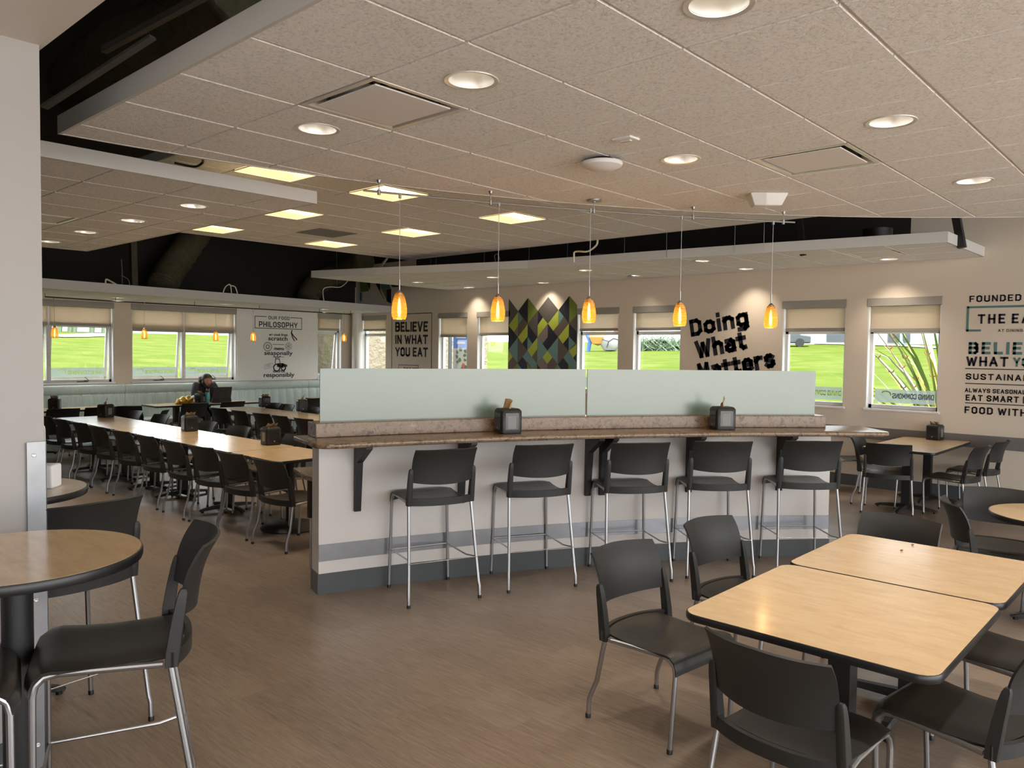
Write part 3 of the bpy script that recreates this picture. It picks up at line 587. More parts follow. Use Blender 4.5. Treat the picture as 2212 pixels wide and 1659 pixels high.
def inset(P, d):
    n = len(P); s = 1 if area(P) > 0 else -1; out = []
    for i in range(n):
        a, b, c = map(np.array, (P[i-1], P[i], P[(i+1) % n])); e, f = b-a, c-b; e = e/np.linalg.norm(e); f = f/np.linalg.norm(f)
        ne, nf = np.array([-e[1], e[0]]), np.array([-f[1], f[0]]); q = (ne+nf); q = q/max(.3, np.dot(q, q))*2
        out.append(tuple(b+s*q*d))
    return out
PITCH_T = .609
def hung_ceiling(name, label, outline, z, fh, gx, gy, lights=(), cells=(), hole_r=.104, slots=(), fascia=True):
    """cells: (x0, y0) corners of grid squares left open for diffusers; slots: rect holes"""
    holes = [circ(x, y, hole_r) for x, y in lights]+[rect(x+.012, y+.012, x+PITCH_T-.012, y+PITCH_T-.012) for x, y in cells]+[rect(*s) for s in slots]
    V, Fc = panel(outline, holes); m = M(); m.add([(x, y, z+.008) for x, y in V], Fc)
    root = struct(m.obj(name, 'tbar', smooth=0), label)
    xs, ys = [p[0] for p in outline], [p[1] for p in outline]; inn = inset(outline, .02 if fascia else .004)
    t = M(); i0 = math.floor((min(xs)-gx)/PITCH_T); j0 = math.floor((min(ys)-gy)/PITCH_T)
    for i in range(i0, i0+int((max(xs)-min(xs))/PITCH_T)+3):
        for j in range(j0, j0+int((max(ys)-min(ys))/PITCH_T)+3):
            x, y = gx+i*PITCH_T, gy+j*PITCH_T
            if any(abs(x-a) < .2 and abs(y-b) < .2 for a, b in cells): continue
            if any(x+.1 > s[0]-.05 and y+.1 > s[1]-.05 and x+.5 < s[2]+.05 and y+.5 < s[3]+.05 for s in slots): continue
            P = clip(inn, x+.010, y+.010, x+PITCH_T-.010, y+PITCH_T-.010)
            if len(P) < 3 or abs(area(P)) < .002: continue
            hs = [circ(a, b, hole_r) for a, b in lights if x < a < x+PITCH_T and y < b < y+PITCH_T]
            if hs: V, Fc = panel(P, hs)
            else: V, Fc = P, [tuple(range(len(P)))]
            t.add([(a, b, z) for a, b in V], Fc)
            n = len(P); Q = inset(P, -.004); t.add([(a, b, z) for a, b in P]+[(a, b, z+.0085) for a, b in Q], [(k, (k+1) % n, n+(k+1) % n, n+k) for k in range(n)])
    t.obj('ceiling_tiles', 'tile', root, smooth=0)
    if fascia:
        f = M(); n = len(outline); O = outline; I = inset(outline, .018)
        f.add([(a, b, z-.003) for a, b in O]+[(a, b, z+fh) for a, b in O]+[(a, b, z-.003) for a, b in I]+[(a, b, z+fh) for a, b in I],
              [g for k in range(n) for g in ((k, (k+1) % n, n+(k+1) % n, n+k), (2*n+k, 3*n+k, 3*n+(k+1) % n, 2*n+(k+1) % n), (k, 2*n+k, 2*n+(k+1) % n, (k+1) % n), (n+k, n+(k+1) % n, 3*n+(k+1) % n, 3*n+k))])
        f.obj('fascia', 'fascia', root, smooth=0)
        lid = M(); V, Fc = panel(I, []); lid.add([(x, y, z+max(fh-.002, .0)) for x, y in V], Fc) if not lights and not cells and not slots else None
        if lid.v: lid.obj('top_board', 'plenum', root, smooth=0)
    return root
# near ceiling with the curved far edge
AC, AR = (3.278, 1.086), 8.275
th0 = math.pi-math.asin((1.56-AC[1])/AR)
arc = [(AC[0]+AR*math.cos(t), AC[1]+AR*math.sin(t)) for t in np.linspace(th0, math.radians(98), 60)]
outN = arc+[(arc[-1][0], 1.56)]
DN = [(-2.542, 2.482), (-3.746, 2.475), (-2.555, 4.327), (-1.320, 4.323), (-1.322, 6.127), (-1.342, 2.505), (-.12, 2.49), (-.12, 4.32), (-.12, 6.12), (1.1, 2.49), (1.1, 4.32), (1.1, 6.12)]
GX, GY = -1.632, 2.168
hung_ceiling('ceiling', 'large tiled ceiling panel with a curved far edge overhead', outN, ZN, .10, GX, GY, DN, [(GX-3*PITCH_T, GY), (GX-PITCH_T, GY+4*PITCH_T)])
outL = rect(-10.85, -.6, -5.65, 3.73)
DL = [(-6.60, 3.12), (-7.84, 3.11), (-9.04, 3.09), (-10.23, 3.10), (-6.6, 1.2), (-8.4, 1.2), (-10.1, 1.2)]
hung_ceiling('ceiling', 'tiled ceiling panel hung over the aisle past the partition', outL, ZL, .10, -8.11, 2.13, DL, [(-8.11-PITCH_T, 2.13)])
eb = [Z(*p, ZBK)[:2] for p in [(672, 599), (1140, 579), (1390, 562), (1640, 546), (2047, 522.5)]]; e1 = Z(2120, 551, ZBK)
outB = [tuple(eb[0]), tuple(eb[1]), tuple(eb[2]), tuple(eb[3]), tuple(eb[4]), (e1[0], WB-.01), (PY(974.5, 626.5, WB)[0], WB-.01)]
S_ = 1.25/1.16
DB = [tuple(Z(*p, ZBK)[:2]) for p in [(903, 610), (1065, 599), (1013, 621), (1173, 611), (1265, 584), (1368, 596), (1515, 564), (1611, 581), (1920, 560)]]
gxb, gyb = Z(1706, 541, ZBK)[0], Z(1835, 553, ZBK)[1]
dfc = [Z(*p, ZBK) for p in [(961, 613), (1325, 590), (1894, 549)]]
gxb = dfc[2][0]-PITCH_T/2; gyb = dfc[2][1]-PITCH_T/2
cellB = [(gxb+round((d[0]-PITCH_T/2-gxb)/PITCH_T)*PITCH_T, gyb) for d in dfc]
hung_ceiling('ceiling', 'long narrow tiled ceiling panel along the back wall', outB, ZBK, .115, gxb, gyb, DB, cellB)
ew = [Z(*p, ZW)[:2] for p in [(97, 622), (490, 648), (850, 675)]]
sl_ = (ew[2]-ew[0])/(ew[2][1]-ew[0][1]); 
outW = [tuple(ew[0]+sl_*(1.3-ew[0][1])), tuple(ew[0]+sl_*(WB-.01-ew[0][1])), (WL+.006, WB-.01), (WL+.006, 1.3)]
DW = [tuple(Z(*p, ZW)[:2]) for p in [(255, 643), (489, 657), (699, 668)]]
cw = Z(322, 651, ZW)
hung_ceiling('ceiling', 'low tiled soffit over the window booths', outW, ZW, .14, cw[0]-.3, cw[1]-.3, DW, [(cw[0]-.3, cw[1]-.3)])
TR = [tuple(Z(*p, ZU)[:2]) for p in [(600, 376), (848, 417), (655, 460), (1106, 470), (895, 500), (497, 490), (727, 522)]]
gxu = sum(p[0] for p in (TR[0], TR[1], TR[3]))/3; 
TR = [(gxu, TR[0][1]), (gxu, TR[1][1]), (gxu-2.85*PITCH_T, TR[2][1]), (gxu, TR[3][1]), (gxu-2.85*PITCH_T, TR[4][1]), (gxu-5.5*PITCH_T, TR[5][1]), (gxu-5.5*PITCH_T, TR[6][1])]
TR = [(gxu+round((x-gxu)/PITCH_T)*PITCH_T, TR[1][1]+round((y-TR[1][1])/PITCH_T)*PITCH_T) for x, y in TR]
fy = Z(880, 562, ZU)[1]; fx = Z(400, 503, ZU)[0]
outU = rect(fx, Z(360, 340, ZU)[1], -2.4, fy)
hh = PITCH_T/2-.012
hung_ceiling('ceiling', 'higher tiled ceiling washed by warm square lights', outU, ZU, .08, gxu-PITCH_T/2, TR[1][1]-PITCH_T/2, (), (), slots=[(x-hh, y-hh, x+hh, y+hh) for x, y in TR])

# ------------------------------------------------------------------ downlights
def spot(loc, parent, W, col, ang=120):
    l = bpy.data.lights.new('lamp_light', 'SPOT'); l.energy = W; l.color = col; l.spot_size = math.radians(100); l.spot_blend = .9; l.shadow_soft_size = .06
    o = bpy.data.objects.new('lamp_light', l); COL.objects.link(o); o.location = loc; o.parent = parent; return o
dl0 = thing('recessed_downlight', '', 'ceiling light')
m = M(); m.lathe([(.103, .012), (.103, -.001), (.122, -.004), (.124, .0), (.120, .004)], 40); m.obj('trim_ring', 'chrome_white', dl0)
m = M(); m.lathe([(.102, .004), (.098, .03), (.088, .09), (.072, .14), (.05, .17), (.0, .178)], 40); m.obj('reflector', 'chrome_white', dl0)
m = M(); m.lathe([(.0, .125), (.032, .128), (.036, .14), (.036, .168)], 20); m.obj('lamp', 'down_core', dl0)
first = [True]
def downlight(x, y, z, label, grp, W, lc=(1, .92, .81)):
    global dl0
    if first[0]: o = dl0; first[0] = False; o.location = (x, y, z)
    else: o = dup(dl0, (x, y, z), 0, '')
    o['label'] = label; o['group'] = grp
    if W: spot((0, 0, .06), o, W, lc)
    return o
nm = ['beside the open square vent nearest the camera', 'beyond the open square vent, by the aisle corner', 'dark recessed downlight near the white dome unit', 'by the bright square vent over the near tables', 'far one over the wall table side', 'cut by the top of the picture']
for i, (x, y) in enumerate(DN):
    downlight(x, y, ZN, 'recessed round downlight '+nm[i] if i < 6 else 'recessed round downlight in the overhead panel, outside the picture', 'downlights in the overhead panel', DOWN_N)
for i, (x, y) in enumerate(DL): downlight(x, y, ZL, ('recessed downlight in the aisle panel, %s from the warm light edge' % ['first', 'second', 'third', 'fourth'][i]) if i < 4 else 'recessed downlight in the aisle panel hidden behind the partition', 'downlights in the aisle panel', DOWN_W)
nb = ['in front of the left end vent, back wall panel', 'in the front row, second along the back wall panel', 'above the believe in what you eat sign', 'over the triangle mural', 'beside the middle vent, front row', 'beside the middle vent, next to the wall', 'front row, above the fourth pendant', 'next to the wall over the slanted words', 'below the vent at the near end of the panel']
for i, (x, y) in enumerate(DB): downlight(x, y, ZBK, 'recessed downlight '+nb[i], 'downlights in the back wall panel', DOWN_W*(.8 if y > WB-1 else .9), (1, .80, .56))
nw_ = ['nearest the partition', 'above the person with the laptop', 'near the corner column']
for i, (x, y) in enumerate(DW): downlight(x, y, ZW, 'small recessed downlight in the window soffit '+nw_[i], 'downlights in the window soffit', DOWN_W*.7)
# ------------------------------------------------------------------ square air diffusers
df0 = thing('air_diffuser', '', 'air vent'); h = PITCH_T/2-.006
m = M(); 
m.loft([[(a, b, .002) for a, b in rect(-h, -h, h, h)], [(a, b, -.003) for a, b in rect(-h+.002, -h+.002, h-.002, h-.002)], [(a, b, -.002) for a, b in rect(-h+.03, -h+.03, h-.03, h-.03)], [(a, b, .075) for a, b in rect(-h+.09, -h+.09, h-.09, h-.09)], [(a, b, .16) for a, b in rect(-h+.12, -h+.12, h-.12, h-.12)]], False)
m.obj('flared_frame', 'chrome_white', df0, smooth=0)
m = M(); m.lathe([(.17, .16), (.17, .30), (.0, .30)], 24); m.obj('duct_neck', 'black', df0)
m = M(); m.box(-.235, -.235, -.004, .235, .235, .004); m.obj('face_plate', 'plastic_white', df0, smooth=0, bevel=.004)
for sx in (-1, 1):
    for sy in (-1, 1):
        m = M(); m.box(sx*.20-.012, sy*.20-.012, .004, sx*.20+.012, sy*.20+.012, .10); m.obj('hanger_clip', 'steel', df0, smooth=0)
dl_lab = [((GX-3*PITCH_T, GY), ZN, 'square ceiling diffuser with a dark open edge beside the nearest lit downlight'), ((GX-PITCH_T, GY+4*PITCH_T), ZN, 'shiny square ceiling diffuser over the near tables'), ((-8.11-PITCH_T, 2.13), ZL, 'bright square diffuser in the aisle panel beside the partition'),
          (cellB[0], ZBK, 'flat square diffuser in the back panel above the eat sign'), (cellB[1], ZBK, 'flat square diffuser in the middle of the back panel'), (cellB[2], ZBK, 'flat square diffuser at the near end of the back panel'), ((cw[0]-.3, cw[1]-.3), ZW, 'square diffuser in the low window soffit')]
for i, ((x, y), z, lb) in enumerate(dl_lab):
    p = (x+PITCH_T/2, y+PITCH_T/2, z+.004)
    if i == 0: df0.location = p; df0['label'] = lb; df0['group'] = 'square air diffusers'
    else: dup(df0, p, 0, lb, 'square air diffusers')
# ------------------------------------------------------------------ warm troffers
tr0 = thing('ceiling_troffer', '', 'ceiling light'); h = hh
m = M(); m.loft([[(a, b, -.004) for a, b in rect(-h-.014, -h-.014, h+.014, h+.014)], [(a, b, -.004) for a, b in rect(-h+.012, -h+.012, h-.012, h-.012)], [(a, b, .006) for a, b in rect(-h+.012, -h+.012, h-.012, h-.012)]], False); m.obj('frame', 'chrome_white', tr0, smooth=0)
m = M(); m.loft([[(a, b, .004) for a, b in rect(-h+.012, -h+.012, h-.012, h-.012)], [(a, b, .085) for a, b in rect(-h+.05, -.06, h-.05, .06)]], True); m.f = [f for f in m.f if len(f) == 4]
m2 = M(); P = [(-h+.012, .004), (-.17, .075), (-.15, .082), (.15, .082), (.17, .075), (h-.012, .004)]
m2.loft([[(x, -h+.012, z), (x, h-.012, z)] for x, z in P], False); m2.f = [(2*i, 2*i+1, 2*i+3, 2*i+2) for i in range(5)]; m2.mi = [0]*5; m2.obj('reflector_pan', 'troffer_pan', tr0, smooth=0)
for sy in (-1, 1): m = M(); m.sheet([(-h+.012, sy*(h-.012), .004), (-.17, sy*(h-.012), .075), (.17, sy*(h-.012), .075), (h-.012, sy*(h-.012), .004)]); m.obj('end_plate', 'troffer_pan', tr0, smooth=0)
m = M(); m.loft([[(x, -h+.02, z), (x, h-.02, z)] for x, z in [(-.155, .074), (-.10, .035), (-.02, .022), (.02, .022), (.10, .035), (.155, .074)]], False); m.f = [(2*i, 2*i+2, 2*i+3, 2*i+1) for i in range(5)]; m.mi = [0]*5; m.obj('centre_lens', 'troffer_lens', tr0, smooth=0)
tl = ['partly hidden behind the aisle panel edge', 'behind the first canopy of the pendant rail', 'second warm one along, above the aisle panel corner', 'nearest the pendant cables over the bar', 'between the first two pendants', 'next to the dark plenum edge by the aisle panel', 'farthest, beside the dark ceiling vent']
for i, (x, y) in enumerate(TR):
    lb = 'glowing warm square troffer light '+tl[i]
    o = tr0 if i == 0 else dup(tr0, (x, y, ZU), 0, lb)
    o.location = (x, y, ZU); o['label'] = lb; o['group'] = 'warm troffer lights'; o.rotation_euler.z = 0
    spot((0, 0, .015), o, 19, (1, .82, .56))
q = Z(706, 503, ZU); m = M(); m.box(-.29, -.29, -.006, .29, .29, 0)
o = m.obj('ceiling_vent', 'rail_grey', smooth=0, loc=(q[0], q[1], ZU)); tag(o, 'dark flat return vent in the higher warm ceiling', 'air vent')
# ------------------------------------------------------------------ small ceiling devices
q = Z(1301, 343, ZN); root = thing('wireless_access_point', 'white domed wireless unit hanging under the overhead tiles', 'wireless unit', (q[0], q[1], ZN-.001))
m = M(); m.lathe([(0, 0), (.075, 0), (.10, -.018), (.104, -.022), (0, -.022)], 32); m.obj('mount_base', 'black', root)
m = M(); P = [(.125, -.022), (.130, -.03), (.122, -.045), (.085, -.062), (.04, -.070), (0, -.071)]; m.lathe(P, 36); m.obj('dome_cover', 'plastic_white', root)
q = Z(1352, 299, ZN); root = thing('ceiling_sensor', 'small white rectangular sensor plate in a ceiling tile', 'sensor', (q[0], q[1], ZN))
m = M(); m.box(-.062, -.05, -.012, .062, .05, 0); m.obj('plate', 'plastic_white', root, smooth=0, bevel=.005)
m = M(); m.box(-.035, -.012, -.02, .035, .012, -.010); m.obj('lens', 'lens_clear', root, smooth=0, bevel=.004)
q = Z(1657, 420, ZN); root = thing('emergency_light', 'white wedge shaped emergency light with a clear lens', 'emergency light', (q[0], q[1], ZN), math.radians(40))
m = M(); m.loft([[(a, b, 0) for a, b in rect(-.14, -.075, .14, .075)], [(a, b, -.09) for a, b in rect(-.10, -.045, .10, .045)]]); m.obj('housing', 'plastic_white', root, smooth=0, bevel=.008)
m = M(); m.loft([[(a, b, -.005) for a, b in rect(-.145, -.08, -.02, .08)], [(a, b, -.092) for a, b in rect(-.105, -.05, -.01, .05)]]); m.obj('lens', 'lens_clear', root, smooth=0, bevel=.008)

# ------------------------------------------------------------------ pendants
ZR = 2.925
rail = [Z(*p, ZR) for p in [(785, 411), (863, 420), (1060, 437), (1280, 455), (1475, 467), (1668, 479), (1718, 480)]]
rail_pts = []
for i in range(len(rail)-1):
    for k in range(5): rail_pts.append(rail[i]*(1-k/5)+rail[i+1]*(k/5))
# smooth on the fitted circle
rc, rr = None, None
A = np.array(rail)[:, :2]; s = np.linalg.lstsq(np.c_[2*A, np.ones(len(A))], (A**2).sum(1), rcond=None)[0]; rc = s[:2]; rr = math.sqrt(s[2]+s[0]**2+s[1]**2)
on = lambda p: tuple(rc+(np.array(p[:2])-rc)/np.linalg.norm(np.array(p[:2])-rc)*rr)+(ZR,)
root = thing('pendant_rail', 'curved metal monorail carrying the five amber pendants', 'light rail', rail[3]); L = np.array(rail[3])
m = M(); m.tube([np.array(on(p))-L for p in rail_pts+[rail[-1]]], .0075, 8); m.obj('rail', 'steel', root)
for p in [(820, 388), (1060, 413), (1283, 432), (1497, 447), (1694, 457)]:
    c = Z(*p, ZN); b = np.array(on(c)); 
    m = M(); m.lathe([(.0, ZN-L[2]), (.018, ZN-L[2]), (.012, ZN-.02-L[2]), (.004, ZN-.025-L[2]), (.004, .02), (.012, .015), (.012, -.02), (.0, -.022)], 12, (b[0]-L[0], b[1]-L[1], 0)); m.obj('standoff', 'steel', root)
c = Z(1283, 432, ZN); m = M(); m.lathe([(.0, 0), (.06, 0), (.06, -.012), (.0, -.014)], 28, (on(c)[0]-L[0], on(c)[1]-L[1], ZN-L[2])); m.obj('power_canopy', 'steel', root)
def pendant_parts(root, drop, s):
    m = M(); m.tube([(0, 0, drop), (0, 0, drop-.03)], .011*s, 10); m.tube([(0, 0, drop-.03), (0, 0, .135*s)], .0022, 6); m.obj('cord', 'steel', root)
    m = M(); m.lathe([(.006*s, .19*s), (.006*s, .115*s), (.02*s, .10*s), (.024*s, .085*s)], 14); m.obj('socket_stem', 'steel', root)
    P = [(.018, .100), (.032, .085), (.042, .055), (.050, .02), (.0555, -.02), (.056, -.05), (.052, -.08), (.043, -.100)]
    Q = []
    for i in range(len(P)-1):
        for k in range(6):
            t = k/6; r = P[i][0]*(1-t)+P[i+1][0]*t; z = P[i][1]*(1-t)+P[i+1][1]*t; Q.append(((r+(.0014 if (i*6+k) % 2 else -.0010))*s, z*s))
    m = M(); m.lathe(Q, 32); m.obj('glass_shade', 'amber_glass', root)
    m = M(); m.lathe([(0, .06*s), (.006*s, .045*s), (.011*s, .0), (.012*s, -.05*s), (.006*s, -.075*s), (0, -.078*s)], 12); m.obj('bulb', 'lamp_core', root)
pn0 = None; pl_lab = ['nearest the left end of the bar', 'above the napkin dispenser with the tall napkin', 'over the gap between the glass screens', 'beside the slanted words', 'at the window end of the rail']
for i, (a, b) in enumerate([((863, 420), (863, 661)), ((1078, 439), (1076, 667)), ((1275, 455), (1272, 671)), ((1475, 467), (1470, 679)), ((1668, 479), (1665, 684))]):
    t = np.array(on(Z(*a, ZR))); v = ray(*b); k = (t[0]*v[0]+t[1]*v[1])/(v[0]**2+v[1]**2); z = (CO+v*k)[2]
    lb = 'amber ribbed glass pendant '+pl_lab[i]
    if i == 0:
        pn0 = thing('pendant_lamp', lb, 'pendant light', (t[0], t[1], z), 0, 'amber pendants over the bar'); pendant_parts(pn0, ZR-z, 1.0); o = pn0; z00 = z
    else: o = dup(pn0, (t[0], t[1], z), 0, lb, 'amber pendants over the bar')
    l = bpy.data.lights.new('lamp_light', 'POINT'); l.energy = AMB_W; l.color = (1, .62, .26); l.shadow_soft_size = .03; lo = bpy.data.objects.new('lamp_light', l); COL.objects.link(lo); lo.location = (0, 0, -.13); lo.parent = o
# thin dark rail and the small pendants at the windows
XS = -14.1; R2 = [PX(*p, XS) for p in [(97, 641), (250, 651), (420, 660), (560, 667.5), (690, 675), (757, 679)]]
root = thing('pendant_rail', 'thin dark rail along the window soffit with small pendants', 'light rail', R2[2]); m = M(); m.tube([p-R2[2] for p in R2], .010, 8); m.obj('rail', 'black_metal', root)
for p in R2: m = M(); m.tube([(p-R2[2]), (p[0]-R2[2][0], p[1]-R2[2][1], ZW-R2[2][2])], .005, 6); m.obj('standoff', 'black_metal', root)
sp0 = None; sl2 = ['nearest the partition', 'before the double window', 'between the two open sashes', 'in front of the food philosophy board', 'near the corner column']
for i, (x, y, yr) in enumerate([(118, 718, 642), (312, 721, 654.5), (466, 726, 662.5), (547, 727, 667), (743, 729, 678.5)]):
    p = PX(x, y, XS); r = PX(x, yr, XS); lb = 'small amber glass pendant '+sl2[i]
    if i == 0: sp0 = thing('pendant_lamp', lb, 'pendant light', p, 0, 'amber pendants by the windows'); pendant_parts(sp0, R2[2][2]-.0-p[2], .95); o = sp0
    else: o = dup(sp0, p, 0, lb, 'amber pendants by the windows')
# ================================================================== BAR
BC = np.array([4.65, .2075]); BR = 9.93; A0, A1 = math.radians(162.45), math.radians(136.6)
ZC = 1.154
def ba(r, a, z=0.): return (BC[0]+r*math.cos(a), BC[1]+r*math.sin(a), z)
def arcband(m, r0, r1, z0, z1, a0=A0, a1=A1, n=48, mi=0):
    m.loft([[ba(r0, a, z0), ba(r1, a, z0), ba(r1, a, z1), ba(r0, a, z1)] for a in np.linspace(a0, a1, n+1)], True, False, mi)
def bar_angle(x, z, r):
    best = min(np.linspace(A0+.03, A1-.03, 1500), key=lambda a: abs(pxl(ba(r, a, z))[0]-x)); return best
def pxl(P):
    P = np.asarray(P, float)-CO; z = P@CD; return 1106+F_PX*(P@CR)/z, 829.5-F_PX*(P@CU)/z
bar = thing('bar_counter', 'long curved white bar wall with brown stone counter and frosted glass screens', 'bar counter', ba(BR, (A0+A1)/2))
def bp(m, name, mt, parent=None, smooth=35, bevel=None):
    L = np.array(bar.location); m.v = [tuple(np.array(v)-L) for v in m.v]; return m.obj(name, mt, parent or bar, smooth, bevel=bevel)
m = M(); arcband(m, BR, BR+.17, 0, ZC-.036); bp(m, 'wall_body', 'white_paint')
m = M(); arcband(m, BR-.008, BR+.178, 0, .152, A0+.0009, A1-.0009); bp(m, 'base_strip', 'grey_base')
m = M(); arcband(m, BR-.004, BR+.001, .243, .367, A0, A1); bp(m, 'metal_stripe', 'stripe_metal')
E_ = .42
def roundslab(m, r0, r1, a0, a1, z0, z1, cr=.12, n=44):
    """counter top outline with rounded inner corners; eased edge"""
    def outline(d):
        P = []
        rm = (r0+d)
        aa0, aa1 = a0-d/BR, a1+d/BR
        da = cr/r0
        for k in range(7):
            t = math.pi/2*k/6; P.append(ba(rm+cr-cr*math.sin(t), aa0-da+da*math.cos(t)))
        for a in np.linspace(aa0-da, aa1+da, n): P.append(ba(rm, a))
        for k in range(1, 7):
            t = math.pi/2*k/6; P.append(ba(rm+cr-cr*math.cos(t), aa1+da-da*math.sin(t)))
        for a in np.linspace(aa1, aa0, n): P.append(ba(r1-d, a))
        return P
    m.loft([[(x, y, z) for x, y, _ in outline(d)] for d, z in ((.008, z0), (0, z0+.008), (0, z1-.010), (.003, z1-.003), (.010, z1))], True)
m = M(); roundslab(m, BR-E_, BR+.20, A0+.013, A1-.036, ZC-.036, ZC); bp(m, 'counter_top', 'granite', smooth=50)
m = M(); arcband(m, BR-.022, BR+.19, ZC, ZC+.105, A0+.003, A1+.006); bp(m, 'splash_block', 'granite', bevel=.006)
am = bar_angle(1266, 1.4, BR+.08)
for a, b in ((A0-.003, am+.0009), (am-.0009, A1+.012)):
    m = M(); arcband(m, BR+.078, BR+.090, ZC+.100, 1.652, a, b, 30); bp(m, 'glass_screen', 'frosted')
for x, lo in ((772, .56), (996, .56), (1270, .56), (1300, .56), (1488, .56), (1684, .56)):
    a = bar_angle(x, .9, BR-.01); u = np.array([math.cos(a), math.sin(a)]); t = np.array([-u[1], u[0]])
    m = M(); base = BC+u*BR
    prof = [(0, ZC-.037), (-.30, ZC-.037), (-.30, ZC-.065), (-.075, ZC-.19), (-.03, ZC-.56), (0, ZC-.56)]
    for s in (-.022,): m.loft([[tuple(base+u*d+t*w)+(z,) for d, z in prof] for w in (-.024, .024)])
    bp(m, 'support_bracket', 'black_metal', smooth=0)
# lower stone shelf at the far side of the bar end, post stands in for a chair
q = Z(640, 1016, .83)
low = thing('shelf_counter', 'small brown stone shelf behind the bar end with a post in place of a chair', 'shelf', (q[0]-.05, q[1]+.08, 0))
qq = [Z(*p, .83)[:2] for p in [(678, 1027), (657, 1026), (633, 1010)]]
L2 = np.array(low.location)[:2]
wr = [np.array(ba(BR+.18, A0-k)[:2]) for k in (.002, .03, .06)]; ud = wr[2]-wr[0]; ud /= np.linalg.norm(ud)
poly = [tuple(wr[0]), tuple(qq[1]), tuple(qq[2]), tuple(qq[2]+ud*.45), tuple(wr[2]+ud*.05), tuple(wr[1])]
m = M(); m.prism([tuple(np.array(p)-L2) for p in poly], .795, .83); m.obj('stone_top', 'granite', low, smooth=0, bevel=.008)
pc = Z(671, 1228, 0)[:2]-L2
m = M(); m.tube([(pc[0], pc[1], .0), (pc[0], pc[1], .42)], .011, 10); m.obj('chair_leg_stand_in', 'steel', low)  # stands in for the steel leg of a chair left out here
m = M(); m.box(pc[0]-.02, pc[1]-.02, .42, pc[0]+.02, pc[1]+.02, .796); m.obj('post', 'black_metal', low, smooth=0)  # stands in for the black back edge of that chair

# ================================================================== CHAIRS
def shell_parts(root, dz):
    def seat(u, v):
        Y = [-.195, -.10, 0, .10, .17, .215, .240, .252, .254]; Zs = [.452, .446, .443, .448, .456, .451, .432, .402, .375]
        t = v*8; i = min(7, int(t)); f = t-i; y = Y[i]*(1-f)+Y[i+1]*f; z = Zs[i]*(1-f)+Zs[i+1]*f
        hw = .222+.014*min(1, v*2)
        y2 = y-(.045*(1-u*u) if v < .001 else .045*(1-u*u)*max(0, 1-v*3))
        y2 -= .02*max(0, abs(u)-.6)**2*(v > .6)*6
        return (u*hw, y2, z+dz-.012*(1-u*u)*math.sin(min(1, v*1.3)*math.pi)-.016*abs(u)**6)
    m = M(); m.slab(seat, 14, 24, .012); m.obj('seat', 'charcoal_seat', root, smooth=60)
    def back(u, v):
        zz = .572+.238*v+(.006 if v > .99 else 0)*(1-abs(u)); ye = -.212-.030*v-.052*v**3
        hw = .236-.006*(1-v)-.012*max(0, v-.7)
        return (u*hw, ye-.068*(1-abs(u)**2.2), zz+dz-.016*(1-u*u)*(1-v))
    m = M(); m.slab(back, 18, 14, -.010); m.obj('backrest', 'charcoal', root, smooth=60)
    m = M()
    def rail(u, v): return (u*.250, -.178-.070*(1-abs(u)**2.4), .403+.052*v+dz)
    m.slab(rail, 18, 2, -.022)
    for s in (-1, 1):
        rings = []
        for z, y, w, d in ((.402, -.190, .017, .020), (.46, -.196, .017, .021), (.54, -.208, .016, .019), (.62, -.222, .015, .016), (.655, -.229, .013, .013), (.668, -.231, .008, .008)):
            x = s*(.240-.0*(z-.4)); rings.append([(x+dx*w, y+dy*d, z+dz) for dx, dy in ((-1, -1), (-.6, -1.2), (.6, -1.2), (1, -1), (1, 1), (-1, 1))])
        m.loft(rings)
    m.obj('back_frame', 'charcoal', root, smooth=50)
    m = M()
    def pan(u, v): return (u*.19, -.20+.36*v, .424+dz-.030*(1-u*u)*(1-(2*v-1)**4))
    m.slab(pan, 10, 8, -.008); m.obj('under_seat', 'black', root, smooth=60)
def legs(root, dz, glides=True):
    for s in (-1, 1):
        sp_ = .010 if dz else 0
        P = [(s*(.232+sp_), .205+.02*bool(dz), 0), (s*.224, .222, .36+dz), (s*.222, .214, .395+dz), (s*.221, .19, .418+dz), (s*.221, .15, .425+dz), (s*.223, -.05, .414+dz), (s*.238, -.165, .412+dz)]
        m = M(); m.tube(P, .0115, 10); f = m.obj('leg', 'steel', root)
        R = [(s*.241, -.188, .41+dz), (s*(.252+sp_*.5), -.225-.02*bool(dz), .20+dz*.5), (s*(.259+sp_), -.258-.02*bool(dz), .120), (s*(.262+sp_), -.267-.02*bool(dz), .090), (s*(.263+sp_), -.271-.02*bool(dz), 0)]
        m = M(); m.tube(R, .0115, 10); r = m.obj('leg', 'steel', root)
        if glides:
            for p, o in ((P[0], f), (R[-1], r)):
                m = M(); m.lathe([(0, 0), (.0135, 0), (.0135, .018), (.0118, .022)], 12, (p[0], p[1], 0)); m.obj('foot_glide', 'black', o)
def chair_proto(dz, name, glides=True):
    root = thing(name, '', 'chair' if not dz else 'bar stool'); shell_parts(root, dz); legs(root, dz, glides)
    if dz:
        m = M(); zf = .29
        m.tube([(-.229, .218, zf), (.229, .218, zf)], .006, 8); m.tube([(-.262, -.262, zf+.008), (.262, -.262, zf+.008)], .0035, 6)
        for s in (-1, 1): m.tube([(s*.229, .218, zf), (s*.222, -.16, zf+.005), (s*.262, -.262, zf+.008)], .006, 8)
        m.obj('foot_rest', 'steel', root)
    return root
CH0 = chair_proto(0, 'dining_chair'); ST0 = chair_proto(.295, 'bar_stool'); used = {}
